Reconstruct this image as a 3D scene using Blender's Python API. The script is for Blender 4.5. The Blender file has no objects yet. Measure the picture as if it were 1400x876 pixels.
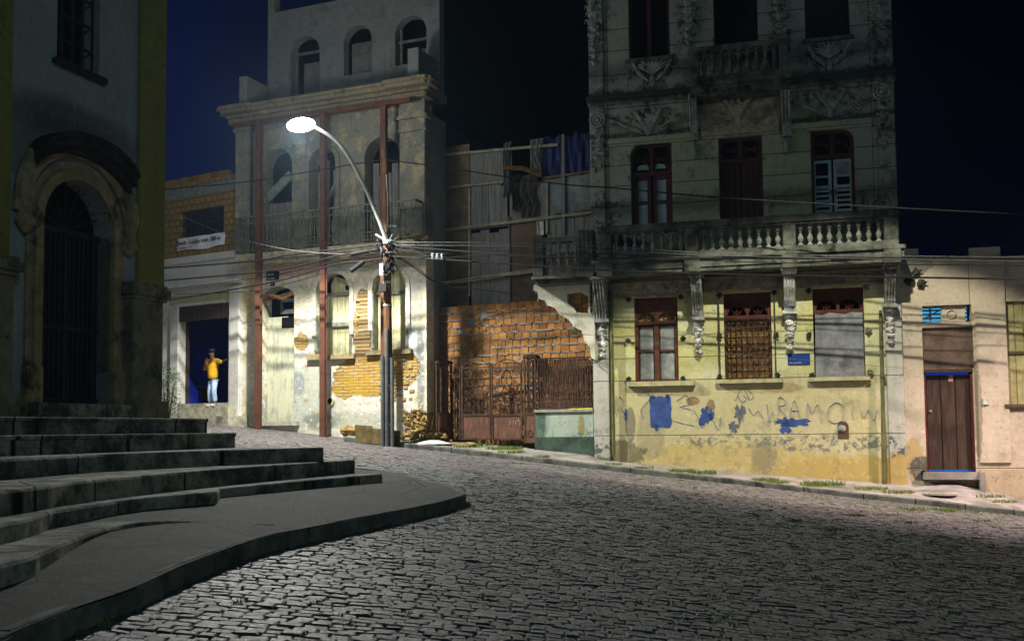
import bpy, math, random
from mathutils import Matrix, Vector
random.seed(7)
PI=math.pi
sc=bpy.context.scene
COL=sc.collection
# ------------------------------------------------------------------ camera
FPX=1400.0; P=math.radians(3.39); RO=math.radians(-.58); Y0=503.5
EYE=Vector((0,0,1.6))
Rm=Matrix(((1,0,0),(0,0,-1),(0,1,0)))@Matrix.Rotation(P,3,'X')@Matrix.Rotation(RO,3,'Z')
def ray(px,py): return Rm@Vector((px-700,-(py-Y0),-FPX))
def atY(px,py,Y):
    d=ray(px,py); return EYE+d*(Y/d.y)
def atz(px,py,z):
    d=ray(px,py); return EYE+d*((z-1.6)/d.z)
cam=bpy.data.cameras.new('camera'); co=bpy.data.objects.new('camera',cam); COL.objects.link(co)
co.matrix_world=Matrix.Translation(EYE)@Rm.to_4x4()
cam.sensor_width=36; cam.lens=36; cam.shift_y=(Y0-438)/1400; cam.clip_end=2000; cam.clip_start=.1
sc.camera=co
sc.render.resolution_x=1024; sc.render.resolution_y=640

# ------------------------------------------------------------------ ground shape
KX=[(470,604),(541,611),(604,617),(684,626),(720,631),(800,640),(931,654),(1056,668),(1184,682),(1257,691),(1400,705)]
aR,aN,aC,aG,aH=[math.radians(v) for v in(-14.9,-22.4,70.9,-30.7,-27.0)]
class Frame:
    """upright facade plane: u along it, z up, d towards the street"""
    def __init__(s,O,a,base=None):
        s.a=a; s.U=Vector((math.cos(a),math.sin(a),0)); s.N=Vector((math.sin(a),-math.cos(a),0))
        s.O=Vector(O)
        if base: 
            q=s.hit(*base); s.O=q
    def hit(s,px,py,d=0):
        r=ray(px,py); O=s.O+s.N*d
        return EYE+r*(((O-EYE).dot(s.N))/r.dot(s.N))
    def p(s,px,py,d=0):
        q=s.hit(px,py,d)-s.O; return (q.dot(s.U),q.z)
    def rect(s,x0,x1,y0,y1,d=0):
        xm=(x0+x1)/2; ym=(y0+y1)/2
        return (s.p(x0,ym,d)[0],s.p(x1,ym,d)[0],s.p(xm,y1,d)[1],s.p(xm,y0,d)[1])
    def u(s,px,py,d=0): return s.p(px,py,d)[0]
    def z(s,px,py,d=0): return s.p(px,py,d)[1]
    def w(s,u,d,z): return s.O+s.U*u+s.N*d+Vector((0,0,z))
OR=atY(1010,500,25.5); FR=Frame(OR,aR,(1010,645))
ON=atY(585,500,28);    FN=Frame(ON,aN,(455,592))
OC=atY(220,500,18.5);  FC=Frame(OC,aC,(100,552))
OG=FN.hit(326,500);    FG=Frame(OG,aG,(275,580))
FB=Frame(OR,aR,(1320,660))
OH=atY(598,500,28.8);  FH=Frame(OH,aH,(700,600))
g0=FR.hit(812,600)
OT=atY(592,500,28.0); aT=math.atan2(g0.y-OT.y,g0.x-OT.x); FT=Frame(OT,aT,(700,605))
# kerb line in plan
KP=[]
for px,py in KX:
    t=(px-470)/930.; dd=1.45+.55*t
    if px<590: base=FN.hit(px,600,dd+.0)
    elif px<812: base=FT.hit(px,600,dd)
    else: base=FR.hit(px,600,dd)
    KP.append(atY(px,py,base.y))
BX,CY=-.0985,.0334
def lerp_tab(tab,x):
    if x<=tab[0][0]: return tab[0][1]
    for a,b in zip(tab,tab[1:]):
        if x<=b[0]: return a[1]+(b[1]-a[1])*(x-a[0])/(b[0]-a[0])
    return tab[-1][1]
_c=[(q.x,q.z-(BX*q.x+CY*q.y)) for q in KP]
# smooth correction
CT=[(_c[i][0],sum(v[1] for v in _c[max(0,i-1):i+2])/len(_c[max(0,i-1):i+2])) for i in range(len(_c))]
def sstep(a,b,x):
    t=min(1,max(0,(x-a)/(b-a))); return t*t*(3-2*t)
def G(x,y): return BX*x+CY*y+lerp_tab(CT,x)*sstep(13,22,y)
def kerbY(x): return lerp_tab([(q.x,q.y) for q in KP],x) if x>KP[0].x else KP[0].y+(KP[0].x-x)*math.tan(-aN)
def slopeR(): return
# ------------------------------------------------------------------ mesh builder
class MB:
    def __init__(s): s.v=[]; s.f=[]; s.t=[]
    def add(s,vs,fs,t=0.):
        n=len(s.v); s.v+= [tuple(q) for q in vs]; s.f+=[tuple(i+n for i in f) for f in fs]; s.t+=[t]*len(fs); return s
    def box(s,u0,u1,d0,d1,z0,z1,t=0.,dz=0.):
        # dz raises the right end
        vs=[(u0,d0,z0),(u1,d0,z0+dz),(u1,d1,z0+dz),(u0,d1,z0),(u0,d0,z1),(u1,d0,z1+dz),(u1,d1,z1+dz),(u0,d1,z1)]
        return s.add(vs,[(0,3,2,1),(4,5,6,7),(0,1,5,4),(1,2,6,5),(2,3,7,6),(3,0,4,7)],t)
    def cham(s,u0,u1,d0,d1,z0,z1,c=.02,t=0.):
        # box with chamfered front edges
        pl=[(u0,d0),(u0,d1-c),(u0+c,d1),(u1-c,d1),(u1,d1-c),(u1,d0)]
        n=6; vs=[(a,b,z0) for a,b in pl]+[(a,b,z1) for a,b in pl]
        fs=[tuple(range(n)),tuple(range(2*n-1,n-1,-1))]+[(i,i+n,(i+1)%n+n,(i+1)%n) for i in range(n)]
        return s.add(vs,fs,t)
    def prism_d(s,poly,d0,d1,t=0.):
        n=len(poly); vs=[(a,d0,b) for a,b in poly]+[(a,d1,b) for a,b in poly]
        fs=[tuple(range(n)),tuple(range(2*n-1,n-1,-1))]+[(i,(i+1)%n,(i+1)%n+n,i+n) for i in range(n)]
        return s.add(vs,fs,t)
    def prism_u(s,poly,u0,u1,t=0.):
        n=len(poly); vs=[(u0,a,b) for a,b in poly]+[(u1,a,b) for a,b in poly]
        fs=[tuple(range(n)),tuple(range(2*n-1,n-1,-1))]+[(i,(i+1)%n,(i+1)%n+n,i+n) for i in range(n)]
        return s.add(vs,fs,t)
    def lathe(s,c,prof,n=10,t=0.,sq=1.):
        vs=[];fs=[]
        for r,z in prof:
            for k in range(n):
                a=2*PI*k/n; vs.append((c[0]+r*math.cos(a),c[1]+sq*r*math.sin(a),z))
        m=len(prof)
        for i in range(m-1):
            for k in range(n): fs.append((i*n+k,i*n+(k+1)%n,(i+1)*n+(k+1)%n,(i+1)*n+k))
        fs.append(tuple(range(n-1,-1,-1))); fs.append(tuple(range((m-1)*n,m*n)))
        return s.add(vs,fs,t)
    def tube(s,pts,r,n=6,t=0.,flat=1.):
        pts=[Vector(q) for q in pts]; R=r if isinstance(r,(list,tuple)) else [r]*len(pts)
        vs=[];fs=[]; m=len(pts); ref=None
        for i,q in enumerate(pts):
            tg=(pts[min(i+1,m-1)]-pts[max(i-1,0)])
            if tg.length<1e-9: tg=Vector((0,0,1))
            tg.normalize()
            if ref is None: ref=Vector((0,0,1)) if abs(tg.z)<.9 else Vector((1,0,0))
            a=ref.cross(tg)
            if a.length<1e-5: a=Vector((0,1,0)).cross(tg)
            a.normalize(); b=tg.cross(a); b.normalize(); ref=b
            for k in range(n):
                w=2*PI*k/n; vs.append(q+a*math.cos(w)*R[i]+b*math.sin(w)*R[i]*flat)
        for i in range(m-1):
            for k in range(n): fs.append((i*n+k,i*n+(k+1)%n,(i+1)*n+(k+1)%n,(i+1)*n+k))
        fs.append(tuple(range(n-1,-1,-1))); fs.append(tuple(range((m-1)*n,m*n)))
        return s.add(vs,fs,t)
    def blob(s,c,rx,ry,rz,seed=0,k=.25,n=8,m=6,t=0.):
        rd=random.Random(seed); vs=[];fs=[]
        for i in range(m+1):
            ph=PI*i/m
            for j in range(n):
                th=2*PI*j/n; q=1+(rd.random()-.5)*k
                vs.append((c[0]+rx*q*math.sin(ph)*math.cos(th),c[1]+ry*q*math.sin(ph)*math.sin(th),c[2]+rz*q*math.cos(ph)))
        for i in range(m):
            for j in range(n): fs.append((i*n+j,(i+1)*n+j,(i+1)*n+(j+1)%n,i*n+(j+1)%n))
        return s.add(vs,fs,t)
    def build(s,name,mat,parent=None,F=None,root=None,smooth=False,label=None):
        """F: frame in which vertices are (u,d,z). root Empty shares the frame matrix."""
        me=bpy.data.meshes.new(name)
        if F is not None: vs=[(a,-b,c) for a,b,c in s.v]
        else: vs=s.v
        me.from_pydata([tuple(q) for q in vs],[],s.f); me.validate()
        if len(me.polygons)==len(s.t):
            at=me.attributes.new('tint','FLOAT','FACE'); at.data.foreach_set('value',s.t)
        me.update()
        import bmesh
        bm=bmesh.new(); bm.from_mesh(me); bmesh.ops.recalc_face_normals(bm,faces=bm.faces); bm.to_mesh(me); bm.free()
        if smooth:
            me.polygons.foreach_set('use_smooth',[True]*len(me.polygons))
            try: me.set_sharp_from_angle(angle=math.radians(40))
            except Exception: pass
        o=bpy.data.objects.new(name,me); COL.objects.link(o)
        if mat: me.materials.append(mat)
        if parent: o.parent=parent
        elif F is not None: o.matrix_world=Matrix.Translation(F.O)@Matrix.Rotation(F.a,4,'Z')
        if label: o['label']=label
        return o
def tag(o,label,cat=None,group=None,kind=None):
    if label: o['label']=label
    if cat: o['category']=cat
    if group: o['group']=group
    if kind: o['kind']=kind
    return o
def thing(name,label,cat,F=None,loc=None,rz=0,group=None):
    o=bpy.data.objects.new(name,None); COL.objects.link(o); o.empty_display_size=.3
    if F is not None:
        o.location=F.O; o.rotation_euler=(0,0,F.a)
    else:
        o.location=loc; o.rotation_euler=(0,0,rz)
    return tag(o,label,cat,group)
def at_frame(F,u,d,z):
    """sub frame with origin moved"""
    G2=Frame(F.w(u,d,z),F.a); return G2
# ------------------------------------------------------------------ materials
def lin(c):
    return tuple((v/12.92 if v<=.04045 else ((v+.055)/1.055)**2.4) for v in c)
class NT:
    def __init__(s,name):
        s.m=bpy.data.materials.new(name); s.m.use_nodes=True; s.n=s.m.node_tree.nodes; s.l=s.m.node_tree.links
        s.b=s.n['Principled BSDF']; s.b.inputs['Specular IOR Level'].default_value=.25
        s.tc=s.n.new('ShaderNodeTexCoord'); s.vec=s.tc.outputs['Object']
        s._xyz=None
    def set(s,k,v):
        i=s.b.inputs[k]
        if hasattr(v,'links'): s.l.new(v,i)
        else: i.default_value=(*v,1) if isinstance(v,tuple) and len(v)==3 else v
    def inp(s,i,v):
        if hasattr(v,'links'): s.l.new(v,i)
        elif isinstance(v,tuple) and len(v)==3 and i.type=='RGBA': i.default_value=(*v,1)
        else: i.default_value=v
    def xyz(s):
        if not s._xyz:
            q=s.n.new('ShaderNodeSeparateXYZ'); s.l.new(s.vec,q.inputs[0]); s._xyz=q.outputs
        return s._xyz
    def math(s,op,a,b=0.,c=None):
        q=s.n.new('ShaderNodeMath'); q.operation=op; s.inp(q.inputs[0],a); s.inp(q.inputs[1],b)
        if c is not None: s.inp(q.inputs[2],c)
        return q.outputs[0]
    def mapv(s,sx,sy,sz):
        q=s.n.new('ShaderNodeMapping'); s.l.new(s.vec,q.inputs[0]); q.inputs['Scale'].default_value=(sx,sy,sz); return q.outputs[0]
    def noise(s,scale,detail=4,rough=.6,vec=None,dist=0.,w=None):
        q=s.n.new('ShaderNodeTexNoise'); q.inputs['Scale'].default_value=scale; q.inputs['Detail'].default_value=detail
        q.inputs['Roughness'].default_value=rough; q.inputs['Distortion'].default_value=dist
        s.l.new(vec if vec is not None else s.vec,q.inputs['Vector'])
        if w is not None:
            q.noise_dimensions='4D'; q.inputs['W'].default_value=w
        return q.outputs['Fac']
    def vor(s,scale,feature='F1',vec=None,out='Distance'):
        q=s.n.new('ShaderNodeTexVoronoi'); q.feature=feature; q.inputs['Scale'].default_value=scale
        s.l.new(vec if vec is not None else s.vec,q.inputs['Vector']); return q.outputs[out]
    def ramp(s,v,a,b,lo=0.,hi=1.):
        q=s.n.new('ShaderNodeMapRange'); q.interpolation_type='SMOOTHSTEP'; s.inp(q.inputs[0],v)
        q.inputs[1].default_value=a; q.inputs[2].default_value=b; q.inputs[3].default_value=lo; q.inputs[4].default_value=hi
        if b<a:
            q.inputs[1].default_value=b; q.inputs[2].default_value=a; q.inputs[3].default_value=hi; q.inputs[4].default_value=lo
        return q.outputs[0]
    def mix(s,f,a,b,mode='MIX'):
        q=s.n.new('ShaderNodeMix'); q.data_type='RGBA'; q.blend_type=mode
        s.inp(q.inputs['Factor'],f); s.inp(q.inputs['A'],a); s.inp(q.inputs['B'],b); return q.outputs['Result']
    def blobm(s,cx,cz,rx,rz,k=.5,sc_=3.,box=False,soft=.08,w=0.,cut=None):
        x,_,z=s.xyz()
        a=s.math('DIVIDE',s.math('SUBTRACT',x,cx),rx); b=s.math('DIVIDE',s.math('SUBTRACT',z,cz),rz)
        if box: d=s.math('MAXIMUM',s.math('ABSOLUTE',a),s.math('ABSOLUTE',b))
        else: d=s.math('SQRT',s.math('ADD',s.math('MULTIPLY',a,a),s.math('MULTIPLY',b,b)))
        nz=s.noise(sc_,10,.76,w=w)
        d=s.math('ADD',d,s.math('MULTIPLY',s.math('SUBTRACT',nz,.5),k*2))
        f=s.ramp(d,1+soft,1-soft)
        if cut: f=s.math('MULTIPLY',f,s.ramp(s.noise(cut,7,.68,w=w+60.),.50,.545))
        return f
    def hline(s,z0,w,axis=2,k=.0):
        c=s.xyz()[axis]
        d=s.math('ABSOLUTE',s.math('SUBTRACT',c,z0))
        return s.ramp(d,w,w*.4)
    def bump(s,h,strength=.5,dist=.02):
        q=s.n.new('ShaderNodeBump'); q.inputs['Strength'].default_value=strength; q.inputs['Distance'].default_value=dist
        s.l.new(h,q.inputs['Height']); s.l.new(q.outputs[0],s.b.inputs['Normal']); return q
    def tint(s):
        q=s.n.new('ShaderNodeAttribute'); q.attribute_name='tint'; return q.outputs['Fac']
    def done(s,col,rough=.85,h=None,bs=.5,bd=.02,metal=0.):
        s.set('Base Color',col); s.set('Roughness',rough); s.set('Metallic',metal)
        if h is not None: s.bump(h,bs,bd)
        return s.m
_mc={}
def plain(name,c,rough=.8,var=.35,scale=6.,metal=0.,dirt=None,bs=.4,stretch=None):
    if name in _mc: return _mc[name]
    t=NT(name); v=t.mapv(*stretch) if stretch else t.vec
    n1=t.noise(scale,6,.7,vec=v); n2=t.noise(scale*6,4,.7,vec=v)
    dk=tuple(x*(1-var) for x in c); lt=tuple(min(1,x*(1+var*.7)) for x in c)
    col=t.mix(t.ramp(n1,.3,.7),dk,lt)
    if dirt: col=t.mix(t.ramp(t.noise(scale*.6,6,.75,w=3.),.5,.66),col,dirt)
    col=t.mix(t.math('MULTIPLY',t.ramp(n2,.5,.8),.35),col,tuple(x*.5 for x in c))
    _mc[name]=t.done(col,rough,n2,bs,.01,metal); return _mc[name]

def plaster(name,base,alt,grime=(.03,.035,.028),grime_amt=.5,lines=(),vlines=(),blobs=(),streak=.5,mould=(),peel=None,rough=.9,gs=1.4,pre=()):
    t=NT(name)
    n1=t.noise(.9,6,.65); n2=t.noise(7,6,.7,w=2.); n3=t.noise(40,3,.6,w=5.)
    col=t.mix(t.ramp(n1,.35,.68),base,alt)
    for (m,c) in pre:
        col=t.mix(m(t),col,c)
    col=t.mix(t.math('MULTIPLY',t.ramp(n2,.42,.75),.28),col,tuple(x*.62 for x in base))
    if peel:
        for (c,sc_,a,b,zlo,zhi) in peel:
            pn=t.noise(sc_,8,.72,w=9.+sc_)
            f=t.ramp(pn,a,b)
            if zlo is not None:
                f=t.math('MULTIPLY',f,t.ramp(t.math('ADD',t.xyz()[2],t.math('MULTIPLY',t.math('SUBTRACT',n1,.5),.8)),zhi,zlo))
            col=t.mix(f,col,c)
    for bl in blobs:
        cx,cz,rx,rz,c=bl[:5]; kw=bl[5] if len(bl)>5 else {}
        amt=kw.pop('amt',1.) if kw else 1.
        f=t.blobm(cx,cz,rx,rz,**kw)
        if amt<1: f=t.math('MULTIPLY',f,amt)
        col=t.mix(f,col,c)
    # chips and scuffs
    ch_=t.noise(9,6,.62,w=21.); col=t.mix(t.math('MULTIPLY',t.ramp(ch_,.58,.64),.55),col,tuple(x*.45+.02 for x in base))
    cl_=t.noise(6,7,.65,w=31.); col=t.mix(t.math('MULTIPLY',t.ramp(cl_,.54,.66),.28),col,tuple(min(.8,x*1.35+.03) for x in alt))
    cm_=t.noise(3.3,9,.8,w=41.); col=t.mix(t.math('MULTIPLY',t.ramp(cm_,.5,.62),.35),col,tuple(x*.6 for x in alt))
    # rain streaks and mould
    sv=t.mapv(7,7,.55); sn=t.noise(1.6,6,.7,vec=sv,w=1.)
    col=t.mix(t.math('MULTIPLY',t.ramp(sn,.52,.75),streak),col,tuple(x*.4+g*.5 for x,g in zip(base,grime)))
    gn=t.noise(gs,8,.75,w=4.)
    col=t.mix(t.math('MULTIPLY',t.ramp(gn,.53,.63),grime_amt),col,grime)
    for (z0,rz,amt) in mould:  # band of black mould growing about a ledge
        d=t.math('ABSOLUTE',t.math('SUBTRACT',t.xyz()[2],z0))
        f=t.ramp(t.math('ADD',t.math('DIVIDE',d,rz),t.math('MULTIPLY',t.math('SUBTRACT',t.noise(3.5,7,.8,w=z0),.5),2.6)),1.05,.25)
        col=t.mix(t.math('MULTIPLY',f,amt),col,grime)
    lh=None
    for z0 in lines:
        f=t.hline(z0,.016); col=t.mix(t.math('MULTIPLY',f,.75),col,tuple(x*.6 for x in grime)); lh=f if lh is None else t.math('MAXIMUM',lh,f)
    for x0 in vlines:
        f=t.hline(x0,.014,0); col=t.mix(t.math('MULTIPLY',f,.7),col,tuple(x*.6 for x in grime))
    h=t.math('ADD',t.math('MULTIPLY',n3,.35),n2)
    if lh is not None: h=t.math('SUBTRACT',h,lh)
    return t.done(col,rough,h,.45,.02)

M={}
M['black']=plain('dark_void',(.003,.003,.004),.9,.2)
M['stone']=plain('church_stone',(.34,.26,.15),.9,.45,3,dirt=(.05,.05,.035))
M['ped']=plain('pedestal_stone',(.21,.19,.12),.9,.4,3,dirt=(.06,.06,.045))
M['hood']=plain('sooty_stone',(.03,.028,.024),.95,.6,4)
M['rust']=plain('rusty_iron',(.08,.044,.031),.8,.5,9,dirt=(.035,.02,.015))
M['rustpost']=plain('red_oxide_steel',(.12,.052,.033),.7,.35,4,dirt=(.12,.05,.03))
M['pole']=plain('weathered_pole',(.16,.075,.03),.85,.5,5,dirt=(.06,.05,.04),stretch=(2,2,.3))
M['conduit']=plain('grey_conduit',(.13,.14,.15),.6,.3,4)
M['galv']=plain('galvanised_steel',(.42,.44,.42),.45,.2,5,.4)
M['cable']=plain('black_cable',(.008,.008,.009),.75,.2)
M['cable2']=plain('grey_cable',(.12,.12,.12),.5,.2)
M['redwood']=plain('dark_red_woodwork',(.075,.018,.012),.65,.4,5,dirt=(.05,.015,.01))
M['redwood2']=plain('brown_red_woodwork',(.105,.036,.02),.65,.4,5,dirt=(.07,.02,.012))
M['brownwood']=plain('brown_door_wood',(.075,.035,.026),.7,.35,5,stretch=(6,6,.6))
M['pane']=plain('grey_board',(.26,.27,.27),.9,.45,3,dirt=(.12,.13,.13))
M['cement']=plain('cement_render',(.22,.225,.24),.95,.4,2.2,dirt=(.10,.10,.11))
M['whitepane']=plain('pale_shutter',(.34,.42,.46),.75,.2,4)
M['board_p']=plain('pale_painted_boards',(.60,.58,.34),.85,.3,3,dirt=(.30,.31,.22),stretch=(6,6,.7))
M['board_g']=plain('grey_boards',(.20,.20,.185),.9,.5,3,stretch=(9,9,.5))
M['board_b']=plain('brown_ply',(.15,.115,.075),.9,.4,2)
M['batten']=plain('raw_batten',(.30,.27,.19),.85,.35,4)
M['tarp']=plain('blue_tarpaulin',(.025,.035,.14),.6,.4,3)
M['panel_c']=plain('pale_panel',(.20,.23,.23),.85,.4,2,dirt=(.10,.12,.12))
M['rag']=plain('hanging_sheet',(.07,.06,.05),.9,.5,4)
M['greenwall']=plain('mossy_plaster',(.36,.40,.33),.95,.5,2.5,dirt=(.05,.09,.07))
M['mossdark']=plain('dark_moss_base',(.05,.08,.06),.95,.5,3)
M['bal']=plain('mould_black_stone',(.105,.11,.09),.95,.7,3,dirt=(.010,.012,.011))
M['balu']=plain('baluster_stone',(.20,.21,.185),.95,.5,5,dirt=(.035,.04,.035))
M['corbel']=plain('corbel_white',(.60,.60,.56),.9,.35,6,dirt=(.10,.11,.10))
M['corbel_d']=plain('corbel_grey',(.26,.27,.24),.9,.5,6,dirt=(.04,.045,.04))
M['relief']=plain('relief_grey',(.30,.31,.28),.95,.45,6,dirt=(.02,.025,.022))
M['frieze']=plain('frieze_beige',(.36,.30,.21),.95,.4,7,dirt=(.14,.12,.08))
M['lowpipe']=plain('olive_drainpipe',(.12,.12,.045),.8,.35,4)
M['kerb']=plain('kerb_granite',(.13,.135,.12),.9,.5,3,dirt=(.035,.04,.035))
M['step']=None
M['walk']=plain('sidewalk_concrete',(.27,.245,.225),.95,.35,2,dirt=(.13,.12,.10))
M['bluepaint']=plain('blue_paint',(.045,.085,.26),.85,.3,5)
M['blueplate']=plain('blue_plaque_paint',(.01,.045,.22),.5,.2,5)
M['white']=plain('white_enamel',(.75,.75,.72),.6,.1,5)
M['banner']=plain('banner_cloth',(.78,.79,.84),.8,.15,3)
M['blackink']=plain('black_ink',(.02,.02,.02),.8,.1)
M['redink']=plain('red_ink',(.5,.02,.03),.8,.1)
M['signblue']=plain('enamel_navy',(.01,.018,.06),.4,.1)
M['shutter']=plain('roller_shutter',(.05,.035,.026),.7,.3,6)
M['ironbar']=plain('thin_iron',(.03,.03,.032),.7,.3)
M['bracket']=plain('black_anchor',(.04,.04,.036),.8,.5,20)
M['anchor_l']=plain('grey_anchor',(.2,.19,.17),.8,.5,20)
M['navy']=plain('navy_room_paint',(.012,.025,.42),.9,.2,3)
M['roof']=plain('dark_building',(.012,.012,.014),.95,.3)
M['grass']=plain('grass_green',(.07,.13,.02),.9,.4,9)
M['stick']=plain('yellow_green_cane',(.35,.42,.05),.7,.2)
M['debris']=plain('old_board',(.16,.12,.05),.9,.5,5)
M['rubble']=plain('earthy_rubble',(.30,.20,.07),.95,.55,6,dirt=(.09,.06,.02))
M['skin']=plain('brown_skin',(.13,.06,.035),.6,.1)
M['hair']=plain('black_hair',(.01,.009,.008),.7,.1)
M['shirt']=plain('yellow_shirt',(.75,.42,.02),.85,.15,9)
M['jeans']=plain('light_blue_jeans',(.42,.55,.78),.85,.2,8)
M['shoe']=plain('grey_shoe',(.45,.46,.48),.7,.1)
def glass(name,c,e,st):
    m=bpy.data.materials.new(name); m.use_nodes=True; b=m.node_tree.nodes['Principled BSDF']
    b.inputs['Base Color'].default_value=(*c,1); b.inputs['Emission Color'].default_value=(*e,1); b.inputs['Emission Strength'].default_value=st
    b.inputs['Roughness'].default_value=.4; return m
M['lampglass']=glass('lit_lamp_glass',(1,1,1),(1,.98,.9),60)
M['bluelit']=glass('lit_blue_transom',(.05,.2,.3),(.10,.55,.95),.6)
M['bluelit2']=glass('lit_blue_gap',(.01,.05,.3),(.02,.10,.9),.22)

# ------------------------------------------------------------------ generic architectural helpers
def arch_poly(u0,u1,z0,z1,n=14,rise=None):
    r=(u1-u0)/2; rise=r if rise is None else rise; cx=(u0+u1)/2; zs=z1-rise
    return [(u0,z0),(u1,z0)]+[(cx+r*math.cos(PI*k/n),zs+rise*math.sin(PI*k/n)) for k in range(n+1)]
def wall_holes(mb,u0,u1,z0,z1,holes,th=.3,d=0.,n=12):
    """holes: (a,b,c,e,kind) kind None|'arch'|'tl'|'tr' with rise"""
    us=sorted({u0,u1,*[h[0] for h in holes],*[h[1] for h in holes]}); zs=sorted({z0,z1,*[max(z0,h[2]) for h in holes],*[min(z1,h[3]) for h in holes]})
    us=[q for q in us if u0<=q<=u1]; zs=[q for q in zs if z0<=q<=z1]
    for a,b in zip(us,us[1:]):
        for c,e in zip(zs,zs[1:]):
            m,k=(a+b)/2,(c+e)/2
            if any(h[0]<m<h[1] and h[2]<k<h[3] for h in holes): continue
            mb.add([(a,d,c),(b,d,c),(b,d,e),(a,d,e)],[(0,1,2,3)])
            mb.add([(a,d-th,c),(b,d-th,c),(b,d-th,e),(a,d-th,e)],[(3,2,1,0)])
    mb.add([(u0,d,z0),(u0,d-th,z0),(u0,d-th,z1),(u0,d,z1)],[(0,1,2,3)])
    mb.add([(u1,d,z0),(u1,d-th,z0),(u1,d-th,z1),(u1,d,z1)],[(0,1,2,3)])
    mb.add([(u0,d,z1),(u1,d,z1),(u1,d-th,z1),(u0,d-th,z1)],[(0,1,2,3)])
    for h in holes:
        a,b,c,e=h[:4]; kind=h[4] if len(h)>4 else None
        rise=h[5] if len(h)>5 else (b-a)/2
        def rev(p,q): mb.add([(p[0],d,p[1]),(q[0],d,q[1]),(q[0],d-th,q[1]),(p[0],d-th,p[1])],[(0,1,2,3)])
        cc=max(c,z0); ee=min(e,z1)
        if kind=='arch':
            r=(b-a)/2; cx=(a+b)/2; zc=e-rise
            arc=[(cx-r*math.cos(PI*k/n),zc+rise*math.sin(PI*k/n)) for k in range(n+1)]
            for p,q in zip(arc,arc[1:]):
                for dd in(d,d-th): mb.add([(p[0],dd,p[1]),(q[0],dd,q[1]),(q[0],dd,e),(p[0],dd,e)],[(0,1,2,3)])
                rev(p,q)
            rev((a,cc),(a,zc)); rev((b,cc),(b,zc)); rev((a,cc),(b,cc))
        elif kind in('tl','tr'):
            R_=rise
            if kind=='tl': arc=[(a+R_-R_*math.cos(PI/2*k/6),e-R_+R_*math.sin(PI/2*k/6)) for k in range(7)]; cor=(a,e)
            else: arc=[(b-R_+R_*math.cos(PI/2*k/6),e-R_+R_*math.sin(PI/2*k/6)) for k in range(7)]; cor=(b,e)
            for p,q in zip(arc,arc[1:]):
                mb.add([(p[0],d,p[1]),(q[0],d,q[1]),(cor[0],d,cor[1])],[(0,1,2)]); rev(p,q)
            rev((a,cc),(a,ee)); rev((b,cc),(b,ee)); rev((a,cc),(b,cc)); rev((a,ee),(b,ee))
        else:
            rev((a,cc),(a,ee)); rev((b,cc),(b,ee)); rev((a,cc),(b,cc)); rev((a,ee),(b,ee))
    return mb
def ring(mb,u0,u1,z0,z1,w,d0,d1,n=16,rise=None,jamb=True):
    """arched band of width w round an opening"""
    r=(u1-u0)/2; rise=r if rise is None else rise; cx=(u0+u1)/2; zc=z1-rise
    for k in range(n):
        a0,a1=PI*k/n,PI*(k+1)/n
        pl=[(cx+r*math.cos(a0),zc+rise*math.sin(a0)),(cx+(r+w)*math.cos(a0),zc+(rise+w)*math.sin(a0)),(cx+(r+w)*math.cos(a1),zc+(rise+w)*math.sin(a1)),(cx+r*math.cos(a1),zc+rise*math.sin(a1))]
        mb.prism_d(pl,d0,d1)
    if jamb:
        mb.box(u0-w,u0,d0,d1,z0,zc); mb.box(u1,u1+w,d0,d1,z0,zc)
    return mb
def text_mesh(s,F,root,u,d,z,h,mat,name='lettering',sx=1.,extr=.002,rot=0.,align='LEFT'):
    c=bpy.data.curves.new(name,'FONT'); c.body=s; c.size=h; c.extrude=extr; c.align_x=align
    o=bpy.data.objects.new(name+'_t',c); COL.objects.link(o)
    dg=bpy.context.evaluated_depsgraph_get(); me=bpy.data.meshes.new_from_object(o.evaluated_get(dg)); 
    COL.objects.unlink(o); bpy.data.objects.remove(o)
    T=Matrix.Translation((u,-d,z))@Matrix.Rotation(-rot,4,'Y')@Matrix.Rotation(PI/2,4,'X')@Matrix.Diagonal((sx,1,1,1))
    me.transform(T); me.materials.clear(); me.materials.append(mat)
    q=bpy.data.objects.new(name,me); COL.objects.link(q); q.parent=root; return q
def spiral(c,r,turns=1.4,a0=0,sgn=1,n=14,d=0.,sx=1.):
    return [(c[0]+sx*sgn*r*(1-.85*k/n)*math.cos(a0+turns*2*PI*k/n),d,c[1]+r*(1-.85*k/n)*math.sin(a0+turns*2*PI*k/n)) for k in range(n+1)]
def spline(pts,n=8):
    pts=[Vector(q) for q in pts]; out=[]
    ex=[pts[0]*2-pts[1]]+pts+[pts[-1]*2-pts[-2]]
    for i in range(1,len(ex)-2):
        a,b,c,e=ex[i-1:i+3]
        for k in range(n):
            t=k/n; out.append(.5*((2*b)+(c-a)*t+(2*a-5*b+4*c-e)*t*t+(3*b-a-3*c+e)*t**3))
    out.append(pts[-1]); return out
#PART2
# ================================================================== SETTING
Ri=Rm.transposed()
def proj(q):
    c=Ri@(Vector(q)-EYE)
    if c.z>-.1: return (-9999,-9999)
    return (700+FPX*c.x/-c.z, Y0-FPX*c.y/-c.z)
def on_ground(px,py,h=0):
    r=ray(px,py); r=r/r.y; Y=2.
    while Y<40:
        q=EYE+r*Y
        if q.z<G(q.x,q.y)+h: break
        Y+=.05
    return EYE+r*Y
# facade foot polyline (x,y,z)
foot=[]
for fr,px,py in [(FN,330,577),(FN,440,590),(FN,582,600),(FT,600,602),(FT,720,612),(FT,806,620),(FR,820,628),(FR,1010,645),(FR,1236,661),(FR,1300,655),(FR,1400,682),(FR,1600,712)]:
    foot.append(fr.hit(px,py))
fzt=[(q.x,q.z) for q in foot]; fyt=[(q.x,q.y) for q in foot]
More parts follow.
